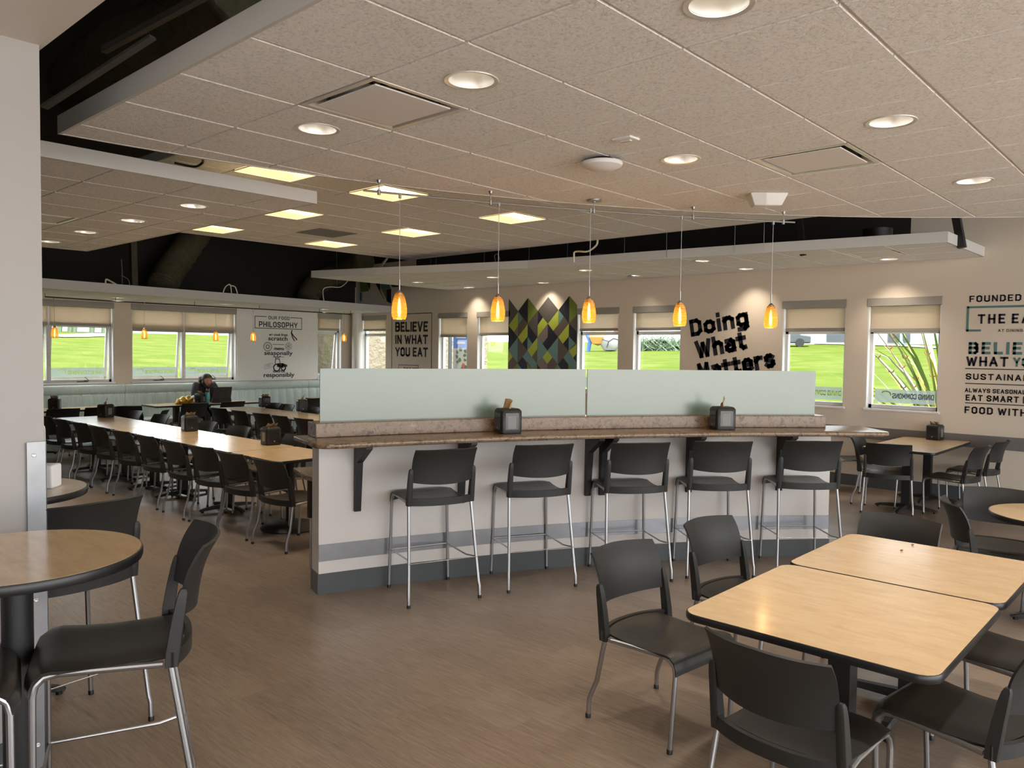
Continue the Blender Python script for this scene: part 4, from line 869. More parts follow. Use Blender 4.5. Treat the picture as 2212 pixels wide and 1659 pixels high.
def place(proto, x, y, deg, label, group=None):
    o = proto if proto.name not in used else dup(proto, (0, 0, 0), 0, label); used[proto.name] = 1
    o.location = (x, y, 0); o.rotation_euler = (0, 0, math.radians(deg)); o['label'] = label
    if group: o['group'] = group
    elif 'group' in o: del o['group']
    return o
ordn = ['first', 'second', 'third', 'fourth', 'fifth', 'sixth', 'seventh', 'eighth', 'ninth', 'tenth']
# bar stools
for i, (x, y, h) in enumerate([(-4.303, 3.826, 70.2), (-3.993, 4.593, 62), (-3.545, 5.285, 54.1), (-3.126, 5.897, 46), (-2.630, 6.510, 43)]):
    place(ST0, x, y, h, 'dark grey plastic bar stool, %s along the bar from the aisle end' % ordn[i], 'stools at the curved bar')
place(ST0, -2.937, 1.077, 158, 'dark stool seen side-on, pushed up to the round table with the maple top', 'stools at the high round tables')
place(ST0, -4.00, 1.245, 97, 'dark stool behind the maple round table, at the pale round table', 'stools at the high round tables')
q = Z(44, 1514, .69); hA = math.radians(-15); place(ST0, q[0]-(.225*math.cos(hA)-.25*math.sin(hA)), q[1]-(.225*math.sin(hA)+.25*math.cos(hA)), -15, 'dark stool cut by the picture edge under the maple round table', 'stools at the high round tables')
# chairs around the two near tables
G1 = 'chairs around the two near tables'
place(CH0, -1.947, 3.273, -97, 'dark chair facing the nearer maple table, with open floor behind it', G1)
place(CH0, -1.936, 4.148, -98, 'dark chair facing the farther maple table, in front of the bar', G1)
place(CH0, -1.095, 2.815, -5, 'dark chair seen from behind at the nearest table edge', G1)
place(CH0, -.70, 3.36, 82, 'dark chair at the right of the nearer maple table, seat showing', G1)
place(CH0, -.72, 4.20, 84, 'dark chair at the right of the farther maple table, mostly cut off', G1)
q = Z(1935, 1118, .81); place(CH0, q[0]+.0, q[1]-.27, 176, 'dark chair at the far end of the farther maple table, facing the camera', G1)
G2 = 'chairs around the small round table'
place(CH0, -1.075, 6.10, -66, 'dark chair turned side-on beside the small round table at the picture edge', G2)
q = Z(2165, 1060, .81); place(CH0, q[0]+.02, q[1]-.24, 188, 'dark chair behind the small round table at the picture edge', G2)
# chairs at the wall table
G3 = 'chairs around the table by the chair rail'
q = Z(1917, 1112, 0); place(CH0, q[0]-.09, q[1]+.26, 17, 'dark chair seen from behind at the table by the chair rail', G3)
place(CH0, -2.24, 9.90, 84, 'dark chair facing left at the wall table, the nearer of two', G3)
place(CH0, -2.20, 10.72, 86, 'dark chair facing left at the wall table, against the wall', G3)
place(CH0, -3.02, 9.98, -86, 'dark chair facing right at the wall table, half hidden by the front chair', G3)
place(CH0, -3.72, 10.66, -70, 'dark chair by the wall just past the bar end', G3)
# ================================================================== TABLES
def xbase(root, x, y, zt, arm=.30, col=.045, square=True, dirs=4, a0=0.):
    m = M()
    if square: m.box(x-col, y-col, .05, x+col, y+col, zt-.03)
    else: m.tube([(x, y, .05), (x, y, zt-.03)], col, 20)
    m.obj('column', 'black_metal', root, smooth=35)
    for k in range(dirs):
        t = math.radians(a0+k*360/dirs); u = np.array([math.cos(t), math.sin(t)]); n = np.array([-u[1], u[0]])
        def sec(d, w, z0, z1): c = np.array([x, y])+u*d; return [tuple(c-n*w)+(z0,), tuple(c+n*w)+(z0,), tuple(c+n*w*.7)+(z1,), tuple(c-n*w*.7)+(z1,)]
        m = M(); m.loft([sec(0, .036, .028, .075), sec(arm*.6, .030, .024, .058), sec(arm-.02, .026, .018, .044), sec(arm+.02, .020, .016, .030)])
        m.obj('base_foot', 'black_metal', root, smooth=0, bevel=.004)
        m = M(); m.lathe([(0, 0), (.016, 0), (.016, .02), (0, .02)], 12, tuple(np.array([x, y])+u*(arm-.01))+(0,)); m.obj('leveller', 'black', root)
    m = M(); m.box(x-.20, y-.03, zt-.036, x+.20, y+.03, zt-.029); m.box(x-.03, y-.20, zt-.036, x+.03, y+.20, zt-.029); m.obj('top_plate', 'black_metal', root, smooth=0)
def table_top(root, outline, zt, mt='maple', th=.030):
    # laminate sheet plus a bulged black edge band
    P = inset(outline, .004); m = M(); m.prism(P, zt-th+.002, zt); m.obj('table_top', mt, root, smooth=0)
    m = M(); rings = []
    O = [outline, inset(outline, -.003), inset(outline, -.003), outline, inset(outline, .0045), inset(outline, .0045)]
    for Pq, z in zip(O, (zt-th, zt-th+.008, zt-.008, zt-.0012, zt-.0006, zt-th)): rings.append([(a, b, z) for a, b in Pq])
    m.loft(rings, False, True); m.obj('edge_band', 'black_edge', root, smooth=50)
def rect_table(x0, x1, y0, y1, zt, label, group=None, bases=None, cr=.05, mt='maple', arm=.30, a0=0., dirs=4):
    cx_, cy_ = (x0+x1)/2, (y0+y1)/2; root = thing('dining_table', label, 'table', (cx_, cy_, 0), 0, group)
    table_top(root, rrect(x0-cx_, y0-cy_, x1-cx_, y1-cy_, cr), zt, mt)
    for b in (bases if bases is not None else [0.]): xbase(root, b if not isinstance(b, tuple) else b[0], 0 if not isinstance(b, tuple) else b[1], zt, min(arm, (y1-y0)/2-.06), a0=a0, dirs=dirs)
    return root
def round_table(x, y, r, zt, label, group=None, mt='maple', th=.034, arm=.26, a0=20, off=(0, 0)):
    root = thing('round_table', label, 'table', (x, y, 0), 0, group); table_top(root, circ(0, 0, r, 56)[::1], zt, mt, th); xbase(root, off[0], off[1], zt, arm, .05, False, 4, a0); return root
ZT = .74
A_ = Z(1490, 1312, ZT); x0, x1 = -1.610, -.655
rect_table(x0, x1, 2.80, 3.835, ZT, 'square maple laminate table with black edge, nearest the camera', 'near tables pushed together', [0], .075, arm=.42)
rect_table(x0, x1-.0, 3.845, 4.775, ZT, 'maple laminate table with crumbs on top, behind the nearest table', 'near tables pushed together', [0], .075, arm=.40)
for (px_, py_) in ((1945, 1190), (1969, 1178)):
    q = Z(px_, py_, ZT); m = M(); m.tube([(0, 0, .0), (.006, .004, .002), (.011, -.004, .003)], .0035, 6); o = m.obj('crumb', 'flower_red', loc=(q[0], q[1], ZT+.003)); tag(o, 'tiny red crumb on the farther maple table, %s' % ('beside the other' if px_ < 1950 else 'nearer the table end'), 'crumb', 'crumbs on the maple table')
round_table(-.76, 6.34, .43, ZT, 'small round maple table at the picture edge')
round_table(-3.00, .80, .385, 1.085, 'high round maple table with thick black edge beside the partition', 'high round tables', a0=60, off=(-.12, .03))
round_table(-4.50, 1.13, .385, 1.07, 'high round table with a pale top half hidden by the partition', 'high round tables', 'laminate_pale', a0=60)
rect_table(-3.08, -2.30, 9.40, 11.05, ZT, 'long maple table end-on against the chair rail wall', None, [(0, .45), (0, -.42)], .06, arm=.32, a0=0)
# long row
XL = [-6.45, -7.36, -8.86, -10.36, -11.5, -12.5]; YL0, YL1 = 3.84, 4.60
for i in range(5):
    bs = [[0], [0], [.38, -.42], [0], [0]][i]
    t = rect_table(XL[i+1]+.003, XL[i]-.003, YL0, YL1, ZT, 'maple table, %s from the bar in the long row' % ordn[i], 'tables in the long row', bs if i else [], .05, arm=.31)
    if i == 0:
        m = M(); m.lathe([(.0, 0), (.29, 0), (.29, .012), (.26, .04), (.16, .062), (.05, .072), (0, .072)], 36, (.06, 0, 0)); m.obj('round_base', 'black_metal', t)
        m = M(); m.tube([(.06, 0, .065), (.06, 0, ZT-.03)], .045, 18); m.obj('column', 'black_metal', t)
XS2 = [-9.2, -10.45, -11.7, -12.93]; YS0, YS1 = 6.36, 7.13
for i in range(3): rect_table(XS2[i+1]+.003, XS2[i]-.003, YS0, YS1, ZT, 'maple table, %s from the bar in the second row' % ordn[i], 'tables in the second row', [0], .05)
BX0, BX1 = -14.52, -13.85
for i, (a, b) in enumerate([(3.7, 4.5), (4.52, 5.44), (5.87, 6.86), (6.87, 7.86), (9.3, 10.2)]):
    rect_table(BX0, BX1, a, b, ZT, ['maple booth table half hidden by the partition', 'maple booth table under the window nearest the partition', 'maple booth table where the person left a snack bag', 'maple booth table with the open laptop', 'maple booth table at the corner end of the bench'][i], 'tables along the booth bench', [0], .04, arm=.26)
G4 = 'chairs on the near side of the long row'
for i, x in enumerate([585, 506, 439, 381, 321, 269, 220, 180, 142, 106]):
    p = PY(x, 960, 3.66); hd = [3, 2, 4, -2, 0, 2, -1, 1, -2, 1][i]
    place(CH0, p[0], 3.91+random.uniform(-.015, .015), hd, 'dark chair, %s from the bar on the near side of the long row' % ordn[i], G4)
G5 = 'chairs on the far side of the long row'
for i, (x, y) in enumerate([(672, 954), (640, 943), (516, 927), (446, 914), (346, 898), (291, 891)]):
    p = PY(x, y, 4.83); place(CH0, p[0], 4.56, 180+[-4, 3, 5, -3, 2, -2][i], 'dark chair, %s from the bar on the far side of the long row' % ordn[i], G5)
G6 = 'chairs on the near side of the second row'
for i, x in enumerate([656, 606, 564, 517, 470]):
    p = PY(x, 890, 6.12); place(CH0, p[0], 6.40, [2, -3, 3, -2, 6][i], 'dark chair, %s from the bar on the near side of the second row' % ordn[i], G6)
G7 = 'chairs on the far side of the second row'
for i, x in enumerate([671, 616, 592]):
    p = PY(x, 870, 7.33); place(CH0, p[0], 7.08, 180+[4, -3, 5][i], 'dark chair, %s from the bar on the far side of the second row' % ordn[i], G7)
G8 = 'chairs facing the booth bench'
for i, (x, dy, h) in enumerate([(135, 0, 90), (217, 0, 88), (290, 0, 62), (419, 0, 90), (500, 0, 92), (683, 0, 90)]):
    p = PX(x, 870, -13.36); place(CH0, -13.60, p[1], h, 'dark chair facing the window booth, %s' % ['first past the partition', 'second past the partition', 'turned askew between two booth tables', 'opposite the person with the laptop', 'in front of the laptop', 'at the corner end of the bench'][i], G8)
p = Z(325, 884, .81); place(CH0, p[0], p[1]-.1, 150, 'dark chair pulled out between the long row and the booth tables')
# ================================================================== BOOTH BENCH
YB0, YB1 = 2.2, WB-.34
def bench(y0, y1, label, n):
    L = np.array((WL+.4, (y0+y1)/2, 0)); root = thing('booth_bench', label, 'booth bench', L, 0, 'booth bench sections')
    dy = (y1-y0)/2-.003
    m = M(); m.box(-.385, -dy, 0, .18, dy, .20); m.obj('plinth', 'vinyl', root, smooth=0, bevel=.004)
    m = M(); k = max(2, round((y1-y0)/.19)); e = np.linspace(-dy, dy, k+1)
    def seat(u, v): return 0
    m.box(-.30, -dy, .20, .20, dy, .46); m.obj('seat_cushion', 'vinyl', root, smooth=40, bevel=.03)
    # channelled back
    N = k*8; rows = [(.45, -.27), (.60, -.285), (.78, -.30), (.88, -.305), (.915, -.32)]
    g = []
    for z, x in rows:
        g.append([(x+.020*abs(math.sin(math.pi*k*j/N))**.6*(1 if z < .9 else .3), -dy+2*dy*j/N, z) for j in range(N+1)])
    vs = [p for r in g for p in r]; W = N+1; fs = [(i*W+j, i*W+j+1, (i+1)*W+j+1, (i+1)*W+j) for i in range(len(rows)-1) for j in range(N)]
    m = M(); m.add(vs, fs); m.box(-.39, -dy, .2, -.31, dy, .91); m.obj('channel_back', 'vinyl', root, smooth=70)
    m = M(); ring = [(-.335+.062*math.cos(t)*.85, .995+.088*math.sin(t)) for t in np.linspace(0, 2*math.pi, 18, endpoint=False)]
    m.loft([[(x*1.0, y, z) for x, z in ring] for y in (-dy, -dy+.012, dy-.012, dy)]); m.obj('head_roll', 'vinyl', root, smooth=70)
ys = [YB0, PX(280, 850, -14.9)[1], PX(677, 830, -14.9)[1], YB1]
for i in range(3): bench(ys[i], ys[i+1], 'grey green channelled booth bench, %s' % ['section beside the partition', 'long middle section behind the person', 'short section at the far corner'][i], i)
# bench end with white piping behind the pale round table
q = Z(108, 1015, .55); 
root = thing('booth_end', 'green upholstered booth end with pale piping behind the pale round table', 'booth end', (q[0]-.35, q[1]-.05, 0))
m = M(); m.box(-.35, -.30, .0, .22, .04, .98); m.obj('upholstered_side', 'vinyl', root, smooth=40, bevel=.03)
m = M(); m.tube([(.222, .045, .03), (.222, .045, .94), (.205, .045, .972), (.17, .045, .982), (-.33, .045, .982)], .008, 8); m.obj('piping', 'paper_white', root)
# ================================================================== NAPKIN DISPENSERS
def dispenser():
    root = thing('napkin_dispenser', '', 'napkin dispenser'); w, d, h = .082, .088, .195
    m = M(); O = rrect(-w, -d, w, d, .022); O2 = rrect(-w+.012, -d+.012, w-.012, d-.012, .018)
    m.loft([[(a*.97, b*.97, .002) for a, b in O], [(a, b, .012) for a, b in O], [(a, b, h-.020) for a, b in O], [(a, b, h-.004) for a, b in O2], [(a*.9, b*.9, h) for a, b in O2]]); m.obj('body', 'black', root, smooth=40)
    for s in (-1, 1):
        m = M(); m.box(-w+.022, s*d-.003, .03, w-.022, s*(d+.0025), h-.035); m.obj('front_panel', 'smoke_panel', root, smooth=0, bevel=.002)
        m = M(); m.lathe([(0, 0), (.007, 0)], 10); m.v = [(x-.0, s*(d+.0035), z+y+.045) for x, y, z in m.v]; m.obj('maker_mark', 'plastic_grey', root, smooth=0)
        m = M(); m.box(s*w-.003, -d+.03, .03, s*(w+.0025), d-.03, h-.03); m.obj('side_window', 'smoke_panel', root, smooth=0, bevel=.002)
        m = M(); m.box(s*w, -d+.05, .04, s*(w+.0035), d-.055, h-.055); m.obj('insert_card', 'card_grey', root, smooth=0)
    m = M(); m.box(-.05, -.032, h-.002, .05, .032, h+.0015); m.obj('napkin_slot', 'black_edge', root, smooth=0)
    return root
def napkin(root, kind, h=.196):
    m = M()
    if kind == 0:   # tall folded cone
        f = lambda u, v: (u*.055*(1-.15*v)+.02*v, .012*math.sin(u*3)+.010*v-.02*u*u, h-.01+v*.085*(1-.35*max(0, u)))
    elif kind == 1:  # leaning tuft
        f = lambda u, v: (u*.030*(1-.5*v)+.06*v*v-.03*v, .010*math.cos(u*2.5)-.005*v, h-.01+v*(.075+.03*u))
    else:           # flopped over
        f = lambda u, v: (u*.060*(1-.25*v), -.055*math.sin(v*2.6)+.01*math.sin(u*5), h-.01+.050*math.sin(v*2.4)+.006*math.cos(u*6))
    m.slab(f, 12, 10, .002); m.obj('napkin', 'napkin', root, smooth=50)
NP = [dispenser() for _ in range(3)]
for k in range(3): napkin(NP[k], k)
usedn = set()
def put_dispenser(k, x, y, z, deg, label):
    o = NP[k]
    if k in usedn: o = dup(NP[k], (0, 0, 0), 0, label)
    usedn.add(k); o.location = (x, y, z); o.rotation_euler = (0, 0, math.radians(deg)); o['label'] = label; o['group'] = 'black napkin dispensers'
a = bar_angle(1097, ZC, BR-.16); q = ba(BR-.16, a); put_dispenser(0, q[0], q[1], ZC, -23, 'black napkin dispenser on the bar with a tall folded napkin')
a = bar_angle(1560, ZC, BR-.16); q = ba(BR-.16, a); put_dispenser(1, q[0], q[1], ZC, -38, 'black napkin dispenser on the bar with a pointed leaning napkin')
for (px_, py_, k, d, lb) in [(582, 962, 2, 86, 'nearest the bar on the long row, low napkin'), (406, 932, 2, 84, 'in the middle of the long row, napkin flopped over'), (224, 902, 1, 25, 'far end of the long row, thin twisted napkin'), (570, 880, 2, 80, 'on the second row in front of the food philosophy board'), (651, 889, 1, 70, 'on the second row beside the frosted glass edge')]:
    q = Z(px_, py_, ZT); put_dispenser(k, q[0]-.06, min(max(q[1]+.05, 0), 20), ZT, d, 'black napkin dispenser '+lb)
q = PX(434, 858, -14.05); put_dispenser(2, -14.05, q[1], ZT, 25, 'black napkin dispenser beside the turquoise bottle')
q = PX(118, 870, -14.05); put_dispenser(2, -14.05, q[1], ZT, 60, 'black napkin dispenser on the booth table by the partition')
put_dispenser(2, PY(2020, 930, 10.92)[0], 10.92, ZT, -6, 'black napkin dispenser on the table against the chair rail')
# slotted white holder on the pale table
q = Z(112, 1056, 1.07); root = thing('slotted_holder', 'white slotted plastic holder on the pale round table', 'holder', (q[0]-.05, q[1]-.0, 1.07), math.radians(-42))
m = M(); m.box(-.06, -.04, 0, .045, .04, .12); m.obj('case', 'paper_white', root, smooth=0, bevel=.012)
m = M()
for k in range(10): m.box(-.055, -.0415, .012+k*.0105, .025, -.039, .0165+k*.0105)
m.obj('slots', 'black', root, smooth=0)
# ================================================================== PERSON AND THEIR THINGS
def skin(name, verts, edges, radii, mt, parent, sub=2):
    me = bpy.data.meshes.new(name); me.from_pydata(verts, edges, []); me.materials.append(MATS[mt])
    o = bpy.data.objects.new(name, me); COL.objects.link(o); o.parent = parent
    md = o.modifiers.new('skin', 'SKIN'); md.use_smooth_shade = True
    sv = me.skin_vertices[0].data
    for i, r in enumerate(radii): sv[i].radius = (r, r) if not isinstance(r, tuple) else r; sv[i].use_root = (i == 0)
    d = o.modifiers.new('smooth', 'SUBSURF'); d.levels = sub; d.render_levels = sub
    return o
hp = PX(452, 822, -14.35); K_ = 1.08
per = thing('person', 'person in a dark jacket with tied back hair, seated behind a laptop', 'person', (-14.55, hp[1]-.03, 0), math.radians(-90))
# local frame: +Y is where the person faces, origin under the hips
HZ = hp[2]-.02
V_ = [(0, .0, .56), (0, .02, .78), (0, .07, 1.02), (0, .10, 1.13), (0, .135, HZ-.10), (0, .19, HZ-.03), (0, .175, HZ+.05), (0, .155, HZ+.11),
      (.17, .08, 1.06), (.25, .16, .86), (.16, .40, .80), (.10, .46, .79), (-.17, .08, 1.06), (-.25, .16, .86), (-.16, .40, .80), (-.10, .46, .79),
      (.10, .02, .54), (.13, .42, .52), (.13, .44, .12), (.13, .56, .05), (-.10, .02, .54), (-.13, .42, .52), (-.13, .44, .12), (-.13, .56, .05), (0, .268, HZ-.005), (0, .245, HZ-.085)]
Ed = [(0, 1), (1, 2), (2, 3), (3, 4), (4, 5), (5, 6), (6, 7), (2, 8), (8, 9), (9, 10), (10, 11), (2, 12), (12, 13), (13, 14), (14, 15), (0, 16), (16, 17), (17, 18), (18, 19), (0, 20), (20, 21), (21, 22), (22, 23), (5, 24), (5, 25)]
Rr = [.15, .13, .14, .06, .055, (.078, .085), (.088, .098), (.07, .075), .058, .045, .034, .022, .058, .045, .034, .022, .09, .062, .045, .03, .09, .062, .045, .03, .016, .032]
body = skin('body', V_, Ed, Rr, 'skin', per)
jk = [0, 1, 2, 8, 9, 10, 12, 13, 14]; ix = {v: i for i, v in enumerate(jk)}
jr = {0: .175, 1: .155, 2: .165, 8: .085, 9: .066, 10: .05, 12: .085, 13: .066, 14: .05}
skin('jacket', [V_[i] for i in jk], [(ix[a], ix[b]) for a, b in Ed if a in ix and b in ix], [jr[i] for i in jk], 'jacket', per)
m = M(); m.tube([(.10, .10, 1.14), (.06, .02, 1.19), (0, -.01, 1.20), (-.06, .02, 1.19), (-.10, .10, 1.14), (-.05, .19, 1.06), (0, .215, 1.02), (.05, .19, 1.06)], .036, 10, closed=True); m.obj('collar', 'jacket', per)
tk = [16, 17, 18, 0, 20, 21, 22]; ix = {v: i for i, v in enumerate(tk)}
skin('trousers', [V_[i] for i in tk], [(ix[a], ix[b]) for a, b in Ed if a in ix and b in ix], [.105, .078, .06, .15, .105, .078, .06], 'trousers', per)
m = M(); m.slab(lambda u, v: (u*.035, .245-.03*v-.03*u*u, .80+.25*v), 6, 6, .006); m.obj('shirt_front', 'shirt', per)
def hairf(u, v):
    th = math.pi*(v*.60); ph = math.pi*u; r = (.098, .112, .105)
    back = .5-.5*math.cos(ph)
    th = th*(.62+.75*back)
    return (r[0]*math.sin(th)*math.sin(ph), .160+r[1]*math.sin(th)*math.cos(ph)-.0, HZ+.052+r[2]*math.cos(th))
m = M(); m.slab(hairf, 28, 12, .008)
m.lathe([(0, .045), (.03, .036), (.042, 0), (.03, -.036), (0, -.045)], 14, (0, .045, HZ+.07)); m.obj('hair', 'hair', per, smooth=80)
for s in (-1, 1):
    m = M(); m.lathe([(0, .011), (.010, .004), (.010, -.004), (0, -.011)], 10, (s*.034, .262, HZ+.022)); m.obj('eye', 'hair', per)
    m = M(); m.lathe([(0, .03), (.012, .02), (.014, 0), (.008, -.025), (0, -.03)], 10, (s*.09, .17, HZ+.0)); m.obj('ear', 'skin', per)
m = M(); m.tube([(-.026, .262, HZ-.062), (0, .272, HZ-.060), (.026, .262, HZ-.062)], .007, 8); m.obj('mouth', 'flower_red', per)
q = PX(476, 868, -14.12)
lap = thing('laptop', 'open dark grey tablet laptop facing the person', 'laptop', (-14.12, q[1]+.02, ZT), math.radians(82))
m = M(); m.box(-.17, .0, .001, .17, .22, .012); m.obj('keyboard_base', 'laptop_grey', lap, smooth=0, bevel=.004)
m = M(); m.loft([[(-.175, -.0, .008), (.175, -.0, .008), (.175, .010, .008), (-.175, .010, .008)], [(-.175, -.09, .30), (.175, -.09, .30), (.175, -.08, .303), (-.175, -.08, .303)]]); m.obj('screen', 'laptop_grey', lap, smooth=0, bevel=.003)
m = M(); m.loft([[(-.175, -.012, .10), (.175, -.012, .10), (.175, -.06, .002), (-.175, -.06, .002)], [(-.175, -.018, .103), (.175, -.018, .103), (.175, -.066, .002), (-.175, -.066, .002)]]); m.obj('kick_stand', 'laptop_grey', lap, smooth=0)
q = PX(448, 866, -13.98)
bt = thing('water_bottle', 'tall turquoise drink bottle beside the laptop', 'bottle', (-13.98, q[1], ZT))
m = M(); m.lathe([(0, 0), (.037, 0), (.040, .008), (.040, .20), (.036, .215), (0, .215)], 24); m.obj('bottle_body', 'teal_bottle', bt)
m = M(); m.lathe([(0, .215), (.030, .215), (.030, .245), (0, .248)], 20); m.obj('lid', 'black', bt)
q = PX(398, 862, -14.05)
bgn = thing('snack_bag', 'crumpled gold and white snack bag lying on the booth table', 'snack bag', (-14.05, q[1], ZT), math.radians(70))
def bagf(u, v): 
    e = (1-u*u)**.5 if abs(u) < 1 else 0
    return (u*.15, (v-.5)*.20*(1-.15*abs(u)), .075+.070*e*math.sin(math.pi*v)+.012*math.sin(u*9+v*7)+.03*u)
m = M(); m.slab(bagf, 18, 12, .10); m.obj('foil_bag', 'bag_gold', bgn, smooth=80)
m = M(); m.slab(lambda u, v: (.11+u*.05, (v-.5)*.16, .115+.02*math.sin(v*9)+.03*u), 6, 10, .02); m.obj('torn_end', 'bag_white', bgn, smooth=80)
q = PX(411, 866, -13.98); m = M(); m.slab(lambda u, v: (u*.05, v*.07, .02+.02*math.sin(u*4+v*6)), 8, 6, .018)
o = m.obj('wrapper', 'bag_purple', smooth=80, loc=(-13.96, q[1], ZT)); tag(o, 'small dark crumpled wrapper by the snack bag', 'wrapper')
q = PX(436, 842, -14.25); m = M(); m.slab(lambda u, v: (u*.09, (v-.5)*.16, .03+.05*(1-u*u)*math.sin(math.pi*v)+.01*math.sin(u*8)), 12, 8, .03)
o = m.obj('paper_bag', 'napkin', smooth=80, loc=(-14.27, q[1]-.05, ZT+.0)); tag(o, 'brown crumpled paper bag behind the dispenser by the bottle', 'paper bag')
# ================================================================== PARTITION TRIM
gz = PX(62, 955, PXW)[2]; gy = PX(60, 1300, PXW)[1]
gd = thing('corner_guard', 'brushed stainless strip screwed to the white partition edge', 'corner guard', (PXW, PYE, 0))
m = M(); m.box(.012, gy-PYE, .0, .0145, .003, gz); m.box(.0, .001, .0, .0145, .0035, gz); m.obj('strip', 'stainless', gd, smooth=0)
for z in (gz-.055, gz*.52, .10):
    m = M(); m.lathe([(0, 0), (.009, 0), (.009, .003), (.006, .0045), (0, .0035)], 14); m.v = [(.0145+zz, (gy-PYE)*.62+x, z+y) for x, y, zz in m.v]; m.obj('screw', 'chrome_white', gd)
# ================================================================== PLENUM CLUTTER
def duct(pts, r, label, mt='duct', rib=True):
    P = [np.array(p) for p in pts]; path = []
    for i in range(len(P)-1):
        for k in range(10):
            t = k/10; a = P[max(0, i-1)]; b = P[i]; c = P[i+1]; d = P[min(len(P)-1, i+2)]
            path.append(.5*((2*b)+(c-a)*t+(2*a-5*b+4*c-d)*t*t+(3*b-a-3*c+d)*t**3))
    path.append(P[-1]); m = M(); m.tube([p-P[0] for p in path], [r*(1+(.05 if i % 2 else -.04)*rib) for i in range(len(path))], 14)
    o = m.obj('flexible_duct', mt, smooth=60, loc=P[0]); return tag(o, label, 'duct')
duct([PX(470, 470, -14.6)+(0, 0, .3), PX(400, 540, -14.6), PX(365, 590, -14.5), PX(350, 622, -14.4)], .26, 'dull brown flexible duct dropping behind the window soffit')
duct([PY(790, 560, 10.2), PY(735, 590, 10.2), PY(682, 615, 9.7), PY(664, 648, 9.5)], .24, 'curved olive insulated duct by the far corner')
duct([Z(170, 190, 4.1), Z(250, 130, 4.1), Z(400, 60, 4.15), Z(520, -30, 4.2)], .26, 'dark wrapped duct above the overhead panel edge')
def strut(p, q, w, h, label, mt='wire_grey', name='ceiling_strut', cat='strut'):
    p, q = np.array(p), np.array(q); m = M(); d = q-p; L = np.linalg.norm(d); d /= L; s = np.cross(d, (0, 0, 1.)); 
    if np.linalg.norm(s) < .1: s = np.array([1., 0, 0])
    s /= np.linalg.norm(s); u = np.cross(s, d)
    def sec(c): return [c-s*w-u*h, c+s*w-u*h, c+s*w+u*h, c-s*w+u*h]
    m.loft([sec(p-p), sec(q-p)]); o = m.obj(name, mt, smooth=0, loc=p); return tag(o, label, cat)
strut(Z(225, 108, 3.75), Z(470, -25, 3.75), .02, .02, 'slotted metal strut above the overhead panel', 'wire_grey')
strut(Z(95, 232, 3.5), Z(330, 80, 3.9), .03, .01, 'thin dark strut sloping behind the overhead panel corner', 'wire_grey')
strut(PY(803, 578, 8.6)*(1, 1, 0)+(0, 0, ZBK+.01), PY(846, 545, 8.6), .014, .014, 'pale conduit slanting up from the back panel', 'wire_white', 'conduit', 'conduit')
strut(PY(1735, 552, 9.6), PY(1728, 470, 9.6), .03, .03, 'black brace holding the back panel, middle', 'black_metal', 'panel_brace', 'brace')
strut(PY(2078, 535, 9.9), PY(2066, 470, 9.9), .05, .04, 'black brace holding the near end of the back panel', 'black_metal', 'panel_brace', 'brace')
strut(PX(290, 622, -14.3), PX(286, 500, -14.3), .05, .05, 'brown post in the plenum over the window soffit', 'duct', 'plenum_post', 'post')
for i, (x, y0, y1, Y, sh) in enumerate([(728, 579, 545, 9.0, -8), (860, 572, 540, 9.3, 0), (942, 572, 530, 8.9, -5), (1046, 568, 524, 9.0, 0), (1142, 562, 520, 9.2, 6), (1275, 552, 505, 9.0, 3), (1349, 546, 512, 9.3, -4), (1440, 536, 498, 9.0, -5), (1587, 524, 470, 9.1, 0), (1650, 520, 470, 9.0, 0), (930, 572, 535, 10.2, 3), (1225, 556, 520, 10.4, 4)]):
    p = PY(x, y0+6, Y); p[2] = ZBK+.012; q = p+np.array([sh*.004, 0, H_DECK-p[2]]); m = M(); m.tube([(0, 0, 0), tuple(q-p)], .004, 5)
    tag(m.obj('hanger_wire', 'steel', loc=p), 'thin steel wire holding the back wall panel, %s from its far end' % (ordn+['eleventh', 'twelfth'])[i], 'hanger wire', 'hanger wires over the back panel')
def cable(pts, r, mt, label):
    P = [np.array(p) for p in pts]; path = []
    for i in range(len(P)-1):
        for k in range(8):
            t = k/8; a = P[max(0, i-1)]; b = P[i]; c = P[i+1]; d = P[min(len(P)-1, i+2)]
            path.append(.5*((2*b)+(c-a)*t+(2*a-5*b+4*c-d)*t*t+(3*b-a-3*c+d)*t**3))
    path.append(P[-1]); m = M(); m.tube([p-P[0] for p in path], r, 6); return tag(m.obj('cable', mt, loc=P[0]), label, 'cable')
c = lambda pts, X: [PX(x, y, X) for x, y in pts]
cable(c([(228, 615), (229, 604), (238, 607), (255, 617)], -13.1), .014, 'wire_white', 'short pale cable loop on the window soffit, nearest the partition')
cable(c([(262, 560), (264, 585), (264, 617)], -13.2), .008, 'wire_grey', 'thin grey cable hanging down to the window soffit')
cable(c([(262, 595), (276, 603), (280, 615), (276, 620)], -13.1), .008, 'wire_grey', 'thin curled grey cable beside the pale loop')
cable(c([(482, 632), (487, 620), (497, 615), (500, 633)], -13.2), .010, 'wire_white', 'pale cable loop above the window soffit, over the person')
cable(c([(499, 617), (508, 620), (513, 634)], -13.2), .010, 'wire_white', 'second pale cable loop over the person, curling down')
cable(c([(700, 652), (698, 626), (712, 620), (735, 620), (750, 608), (752, 595)], -13.7), .010, 'wire_white', 'pale cable snaking past the olive duct')
cable([PY(1240, 553, 8.7)*(1, 1, 0)+(0, 0, ZBK+.012)]+[PY(x, y, 8.7) for x, y in [(1240, 553), (1241, 545), (1250, 543), (1270, 543), (1288, 530), (1291, 518)]], .013, 'wire_white', 'pale cable bending up from the back panel')
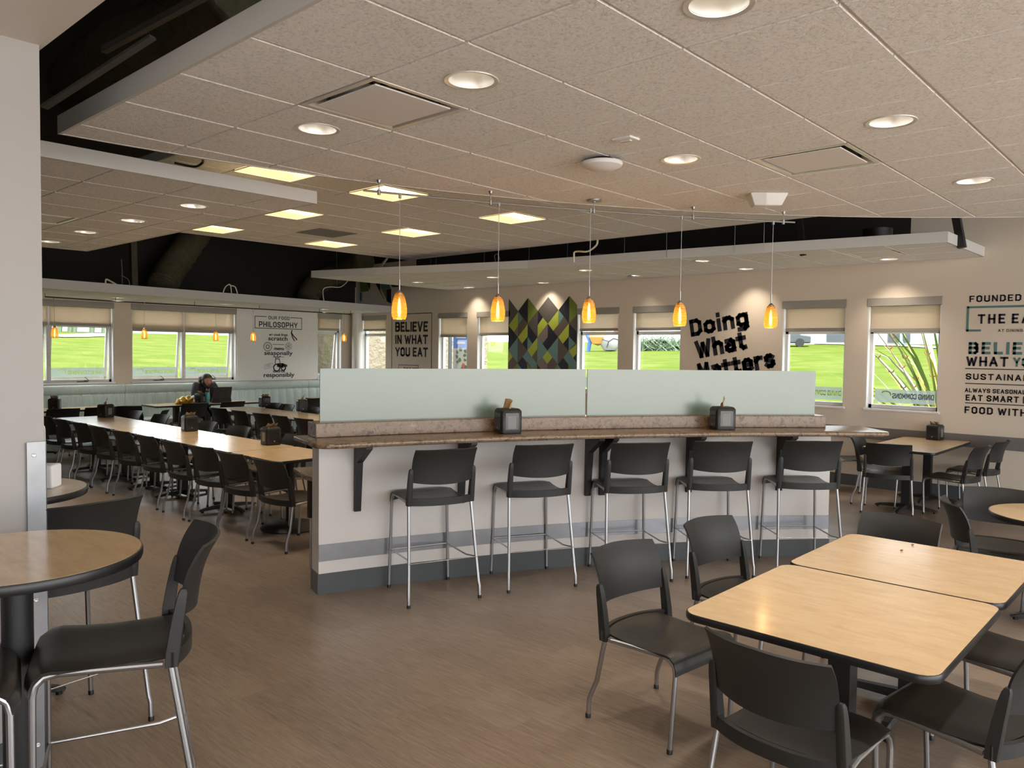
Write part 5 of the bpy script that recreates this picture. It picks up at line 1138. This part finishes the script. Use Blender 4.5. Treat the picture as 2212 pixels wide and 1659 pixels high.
cable([PY(1070, 563, 8.9)*(1, 1, 0)+(0, 0, ZBK+.012)]+[PY(x, y, 8.9) for x, y in [(1070, 563), (1068, 553), (1075, 549), (1080, 562)]], .008, 'wire_grey', 'small grey cable hoop on the back panel')
cable([Z(x, y, 3.25) for x, y in [(378, 352), (420, 360), (437, 352)]]+[Z(438, 346, 3.36)], .010, 'black', 'black cable loop in the gap above the aisle panel')
# ================================================================== EXTERIOR
def gz_(x, y):
    d = max(0, -15.5-x, y-11.4); d2 = min(d, 60); return -.14+.052*d2+.10*math.sin(x*.13)*min(1, d/12)*.6
m = M(); xs = list(np.linspace(-110, -17, 40))+list(np.linspace(-15.6, 25, 30)); ys_ = list(np.linspace(-30, 11.5, 22))+list(np.linspace(13, 100, 40))
m.add([(x, y, gz_(x, y)) for y in ys_ for x in xs], [(j*len(xs)+i, j*len(xs)+i+1, (j+1)*len(xs)+i+1, (j+1)*len(xs)+i) for j in range(len(ys_)-1) for i in range(len(xs)-1)])
lawn = struct(m.obj('lawn', 'grass', smooth=80), 'bright sloping lawn outside')
m = M(); m.box(6.25, -40, -.16, 40, 11.3, -.10); m.box(-15.3, -40, -.16, 6.25, -6.25, -.10); struct(m.obj('bounce_paving', 'bounce_paving', smooth=0), 'added pale paving outside the unseen glazing that bounces daylight indoors')  # unseen paving, added and kept pale to bounce daylight up to the ceilings
def ground_hit(x, y, lo=12, hi=120):
    v = ray(x, y); v = v/np.linalg.norm(v[:2])
    for d in np.linspace(lo, hi, 1500):
        p = CO+v*d
        if p[2] <= gz_(p[0], p[1]): return p
    return CO+v*60
def strip(pts, w, name, mt, label):
    m = M(); P = [ground_hit(*p) for p in pts]
    vs = []
    for i, p in enumerate(P):
        d = P[min(i+1, len(P)-1)]-P[max(i-1, 0)]; n = np.array([-d[1], d[0]]); n /= np.linalg.norm(n)
        for s in (-1, 1): q = p[:2]+n*w*s; vs.append((q[0], q[1], gz_(*q)+.06))
    m.add(vs, [(2*i, 2*i+1, 2*i+3, 2*i+2) for i in range(len(P)-1)]); return struct(m.obj(name, mt, smooth=0), label)
strip([(100, 727), (150, 726.5), (200, 725), (245, 723)], 1.6, 'path', 'path', 'pale path crossing the lawn beyond the window wall')
strip([(1700, 741), (1800, 744), (1880, 746), (1960, 748), (2040, 753)], .9, 'path', 'path', 'pale path crossing the lawn beyond the back windows')
def thing_at(px_, py_, name, label, cat, D=None):
    p = ground_hit(px_, py_) if D is None else CO+ray(px_, py_)/np.linalg.norm(ray(px_, py_)[:2])*D
    return thing(name, label, cat, (p[0], p[1], gz_(p[0], p[1])-.02), math.atan2(p[1], p[0])-math.pi/2), math.hypot(p[0], p[1])
def leafball(root, r, c, n, mt, sz=.16, name='crown', seed=1):
    rnd = random.Random(seed); m = M()
    for _ in range(n):
        v = Vector((rnd.gauss(0, 1), rnd.gauss(0, 1), rnd.gauss(0, 1))).normalized()*(rnd.random()**.4)
        p = Vector((c[0]+v.x*r[0], c[1]+v.y*r[1], c[2]+v.z*r[2])); a = Vector((rnd.gauss(0, 1), rnd.gauss(0, 1), rnd.gauss(0, 1))).normalized(); b = a.orthogonal().normalized(); s = sz*(.6+rnd.random())
        m.sheet([p-a*s, p-b*s*.45, p+a*s, p+b*s*.45])
    return m.obj(name, mt, root, smooth=0)
t, D = thing_at(1785, 741, 'tree', 'small round green tree in front of the white building, left one', 'tree')
leafball(t, (1.6, 1.6, 1.2), (0, 0, 1.9), 500, 'leaf_green', .3, seed=3); m = M(); m.tube([(.5, 0, 0), (.2, 0, .7), (0, 0, 1.6)], .09, 8); m.obj('trunk', 'bark', t)
t, D = thing_at(1955, 742, 'tree', 'leafy green tree behind the yellow flax', 'tree')
leafball(t, (1.5, 1.5, 1.3), (0, 0, 1.3), 600, 'leaf_green', .28, seed=4); m = M(); m.tube([(0, 0, 0), (0, 0, 1.2)], .08, 8); m.obj('trunk', 'bark', t)
t, D = thing_at(1946, 747, 'lamp_post', 'light blue lamp post beside the tree outside', 'lamp post'); m = M(); m.lathe([(.16, 0), (.16, .3), (.09, .4), (.09, 2.6)], 12); m.obj('post', 'lamp_blue', t); m = M(); m.lathe([(.12, 2.6), (.25, 2.8), (.25, 3.2), (0, 3.4)], 12); m.obj('lantern', 'lamp_blue', t)
t, D = thing_at(1880, 733, 'building', 'long low white building beyond the lawn', 'building', 70)
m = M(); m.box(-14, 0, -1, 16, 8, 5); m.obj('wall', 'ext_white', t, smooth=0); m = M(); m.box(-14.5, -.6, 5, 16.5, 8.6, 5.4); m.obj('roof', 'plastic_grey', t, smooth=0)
for k in range(6):
    m = M(); m.box(-12.5+k*4.6, -.05, .2, -10.9+k*4.6, .02, 2.3); m.obj('window', 'car_dark', t, smooth=0)
t, D = thing_at(1690, 738, 'car', 'dark parked car at the lawn edge', 'car', 66)
m = M(); P = [(-2.1, .3), (-2.1, .85), (-1.3, .95), (-.7, 1.45), (.8, 1.45), (1.4, .95), (2.1, .85), (2.1, .3)]; m.loft([[(x, y, z) for x, z in P] for y in (-.85, .85)]); m.obj('body', 'car_dark', t, smooth=0, bevel=.08)
for sx in (-1.3, 1.3):
    m = M(); m.lathe([(0, -.9), (.33, -.9), (.33, .9), (0, .9)], 16); m.v = [(sx+x, z, .33+y) for x, y, z in m.v]; m.obj('wheel_pair', 'black', t)
# flax clump close to the last window
p = PY(2048, 868, 14.2)
fx_ = thing('flax_plant', 'large yellow green flax clump right outside the window beside the founded lettering', 'plant', (p[0], 14.2, -.02)); rnd = random.Random(5)
mats_l = ['leaf_yellow', 'leaf_green', 'leaf_silver']
for k in range(96):
    az = rnd.uniform(0, 2*math.pi); tilt = rnd.uniform(.05, .85); L_ = rnd.uniform(2.0, 3.1)*(1-.12*tilt); wv = rnd.uniform(.03, .055); bend = rnd.uniform(.1, .5)
    d = np.array([math.cos(az), math.sin(az)]); n = np.array([-d[1], d[0], 0])
    P = []
    for i in range(7):
        s = i/6; a = tilt+bend*s*s; P.append(np.array([d[0]*L_*s*math.sin(a*.9), d[1]*L_*s*math.sin(a*.9), L_*s*math.cos(a*.9)])+np.array([d[0], d[1], 0])*.08)
    m = M(); vs = []
    for i, q in enumerate(P): ww = wv*(1-(i/6)**2)+.002; vs += [q-n*ww, q+n*ww]
    m.add(vs, [(2*i, 2*i+1, 2*i+3, 2*i+2) for i in range(6)]); m.obj('leaf', mats_l[k % 3 if k % 5 else 0], fx_, smooth=60)
for k in range(5):
    az = math.radians([190, 170, 205, 150, 20][k]); d = np.array([math.cos(az), math.sin(az)]); L_ = [3.0, 2.8, 2.3, 3.0, 3.0][k]; lean = [.42, .50, .6, .25, .1][k]
    P = [np.array([d[0]*L_*s*math.sin(lean*(.5+s*.6)), d[1]*L_*s*math.sin(lean*(.5+s*.6))*.4, L_*s*math.cos(lean*.8)]) for s in np.linspace(0, 1, 9)]
    m = M(); m.tube(P, .010, 6); stalk = m.obj('flower_stalk', 'bark', fx_)
    m = M()
    for i in range(4, 9):
        for sg in (-1, 1):
            q = P[i]; m.tube([q, q+np.array([sg*.03, 0, .02]), q+np.array([sg*.05, 0, .06])], [.006, .012, .004], 6)
    m.obj('flower', 'flower_red' if k != 2 else 'bark', stalk)
# spiky shrubs and painted garden figures
t, D = thing_at(1420, 733, 'spiky_shrub', 'dark spiky shrub bank along the top of the lawn', 'shrub'); rnd = random.Random(9); m = M()
for k in range(420):
    b = Vector((rnd.uniform(-2, 2), rnd.uniform(-.6, .6), 0)); e = b+Vector((rnd.gauss(0, .8), rnd.gauss(0, .3), rnd.uniform(.5, 1.7))); n = (e-b).orthogonal().normalized()*.05; m.sheet([b-n, b+n, e])
m.obj('blades', 'leaf_dark', t, smooth=0); m = M(); m.slab(lambda u, v: (u*2.0, v*.8-.4, .1+.8*(1-u*u)), 8, 4, .1); m.obj('mound', 'leaf_dark', t)
t, D = thing_at(1292, 733, 'garden_sculpture', 'orange round sculpture on two blue legs at the top of the lawn', 'sculpture')
m = M(); m.lathe([(0, .45), (.45, .6), (.72, 1.1), (.6, 1.6), (0, 1.9)], 18); m.obj('round_body', 'orange', t)
for s in (-1, 1): m = M(); m.tube([(s*.75, 0, 0), (s*.62, 0, .8), (s*.95, 0, 1.5)], .16, 8); m.obj('leg', 'sign_blue', t)
t, D = thing_at(1318, 733, 'garden_sculpture', 'white round sculpture with thin dark lines on the lawn', 'sculpture')
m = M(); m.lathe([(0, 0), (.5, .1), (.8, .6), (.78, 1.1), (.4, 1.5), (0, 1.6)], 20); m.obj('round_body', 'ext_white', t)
m = M(); m.tube([(-.6, -.55, .9), (-.1, -.82, .75), (.25, -.8, 1.0), (.6, -.55, .9)], .025, 6); m.tube([(-.1, -.82, .75), (-.25, -.7, .3)], .025, 6); m.obj('painted_lines', 'ink', t)
t, D = thing_at(1330, 736, 'marker_post', 'red and white striped post on the lawn', 'post'); m = M(); m.lathe([(.12, 0), (.12, .9)], 10); m.obj('post', 'ext_white', t); m = M(); m.lathe([(.17, .9), (.17, 1.9), (0, 1.9)], 10); m.obj('band', 'flower_red', t)
# banner with post close to the second window
p = PY(990, 770, 14.5); bn = thing('banner_sign', 'blue and white outdoor banner seen through the window beside the eat sign', 'banner', (p[0], 14.5, 0), math.radians(-8))
x0_, x1_ = PY(977, 760, 14.5)[0]-p[0], PY(1014, 760, 14.5)[0]-p[0]; zt_, zm_ = PY(990, 722, 14.5)[2], PY(990, 752, 14.5)[2]; zb_ = PY(990, 812, 14.5)[2]
m = M(); m.box(x0_, 0, zm_, x1_, .03, zt_); m.obj('blue_panel', 'sign_blue', bn, smooth=0)
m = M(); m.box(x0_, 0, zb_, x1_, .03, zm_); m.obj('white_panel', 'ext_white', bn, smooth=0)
m = M(); 
for a, b, c_1, d_1 in ((.2, .85, .70, .82), (.25, .8, .30, .48)): m.box(x0_+(x1_-x0_)*a, -.006, zm_+(zt_-zm_)*c_1, x0_+(x1_-x0_)*b, -.002, zm_+(zt_-zm_)*d_1)
m.obj('pale_bars', 'ext_white', bn, smooth=0)
m = M(); rnd = random.Random(2)
for k in range(11):
    cx_, cz_ = rnd.uniform(x0_+.08, x1_-.08), rnd.uniform(zb_+.1, zm_-.04); m.sheet([(cx_+rnd.uniform(.04, .10)*math.cos(t_), -.004, cz_+rnd.uniform(.03, .08)*math.sin(t_)) for t_ in np.linspace(0, 6.28, 8)[:-1]])
m.obj('dark_patches', 'car_dark', bn, smooth=0)
m = M(); m.sheet([(x0_+(x1_-x0_)*.72+.08*math.cos(t_), -.005, zb_+.28+.07*math.sin(t_)) for t_ in np.linspace(0, 6.28, 10)[:-1]]); m.obj('red_patch', 'flower_red', bn, smooth=0)
p2 = PY(972, 770, 14.3); m = M(); m.tube([(0, 0, 0), (0, 0, 3.0)], .05, 10); tag(m.obj('sign_post', 'car_dark', loc=(p2[0], 14.3, -.05)), 'dark post left of the outdoor banner', 'post')
def tuft(px_, py_, Yp, X, name, label, mt, n, h, sp_, seed):
    p = PY(px_, py_, Yp) if Yp else PX(px_, py_, X); t = thing(name, label, 'shrub', (p[0], p[1], gz_(p[0], p[1])-.02)); rnd = random.Random(seed); m = M()
    for k in range(n):
        b = Vector((rnd.uniform(-sp_, sp_)*.5, rnd.uniform(-sp_, sp_)*.5, 0)); e = b+Vector((rnd.gauss(0, sp_*.5), rnd.gauss(0, sp_*.5), h*rnd.uniform(.5, 1))); nn = (e-b).orthogonal().normalized()*.012; m.sheet([b-nn, b+nn, e])
    m.obj('blades', mt, t, smooth=0); m = M(); m.tube([(0, 0, 0), (0, 0, h*.3)], .03, 6); m.obj('stem', 'bark', t)
tuft(985, 800, 13.4, None, 'grass_tuft', 'pale grass tuft in front of the outdoor banner', 'leaf_silver', 120, 1.45, .5, 3)
tuft(213, 800, None, -17.3, 'silver_shrub', 'silvery shrub outside the window nearest the partition', 'leaf_silver', 420, 1.55, .7, 4)
tuft(466, 800, None, -17.2, 'silver_shrub', 'silvery green shrub outside the double window by the philosophy board', 'leaf_silver', 420, 1.6, .9, 6)
t, D = thing_at(180, 716, 'building', 'distant pale building among trees beyond the window wall lawn', 'building', 92)
m = M(); m.box(-12, 0, -2, 14, 8, 6); m.obj('wall', 'ext_white', t, smooth=0); m = M(); m.box(-12.5, -.5, 6, 14.5, 8, 6.5); m.obj('roof', 'plastic_grey', t, smooth=0)
for i, x in enumerate((128, 151, 160, 198, 224)):
    t, D = thing_at(x, 716, 'tree', 'distant grey tree beyond the window wall lawn, %s from the partition' % ordn[i], 'tree', 78); t['group'] = 'distant trees'
    m = M(); m.tube([(0, 0, 0), (.1, 0, 1.6), (0, 0, 3)], .22, 7); m.obj('trunk', 'leaf_dark', t); leafball(t, (1.6, 1.2, 1.2), (0, 0, 3.6), 160, 'leaf_silver' if i % 2 else 'leaf_green', .4, seed=20+i)
t, D = thing_at(1005, 722, 'tree', 'small distant tree seen through the window beside the mural', 'tree', 75); m = M(); m.tube([(0, 0, 0), (0, 0, 2)], .15, 7); m.obj('trunk', 'bark', t); leafball(t, (1.2, 1, 1), (0, 0, 2.6), 200, 'leaf_green', .3, seed=31)
# neighbouring wing: stucco block outside the far corner
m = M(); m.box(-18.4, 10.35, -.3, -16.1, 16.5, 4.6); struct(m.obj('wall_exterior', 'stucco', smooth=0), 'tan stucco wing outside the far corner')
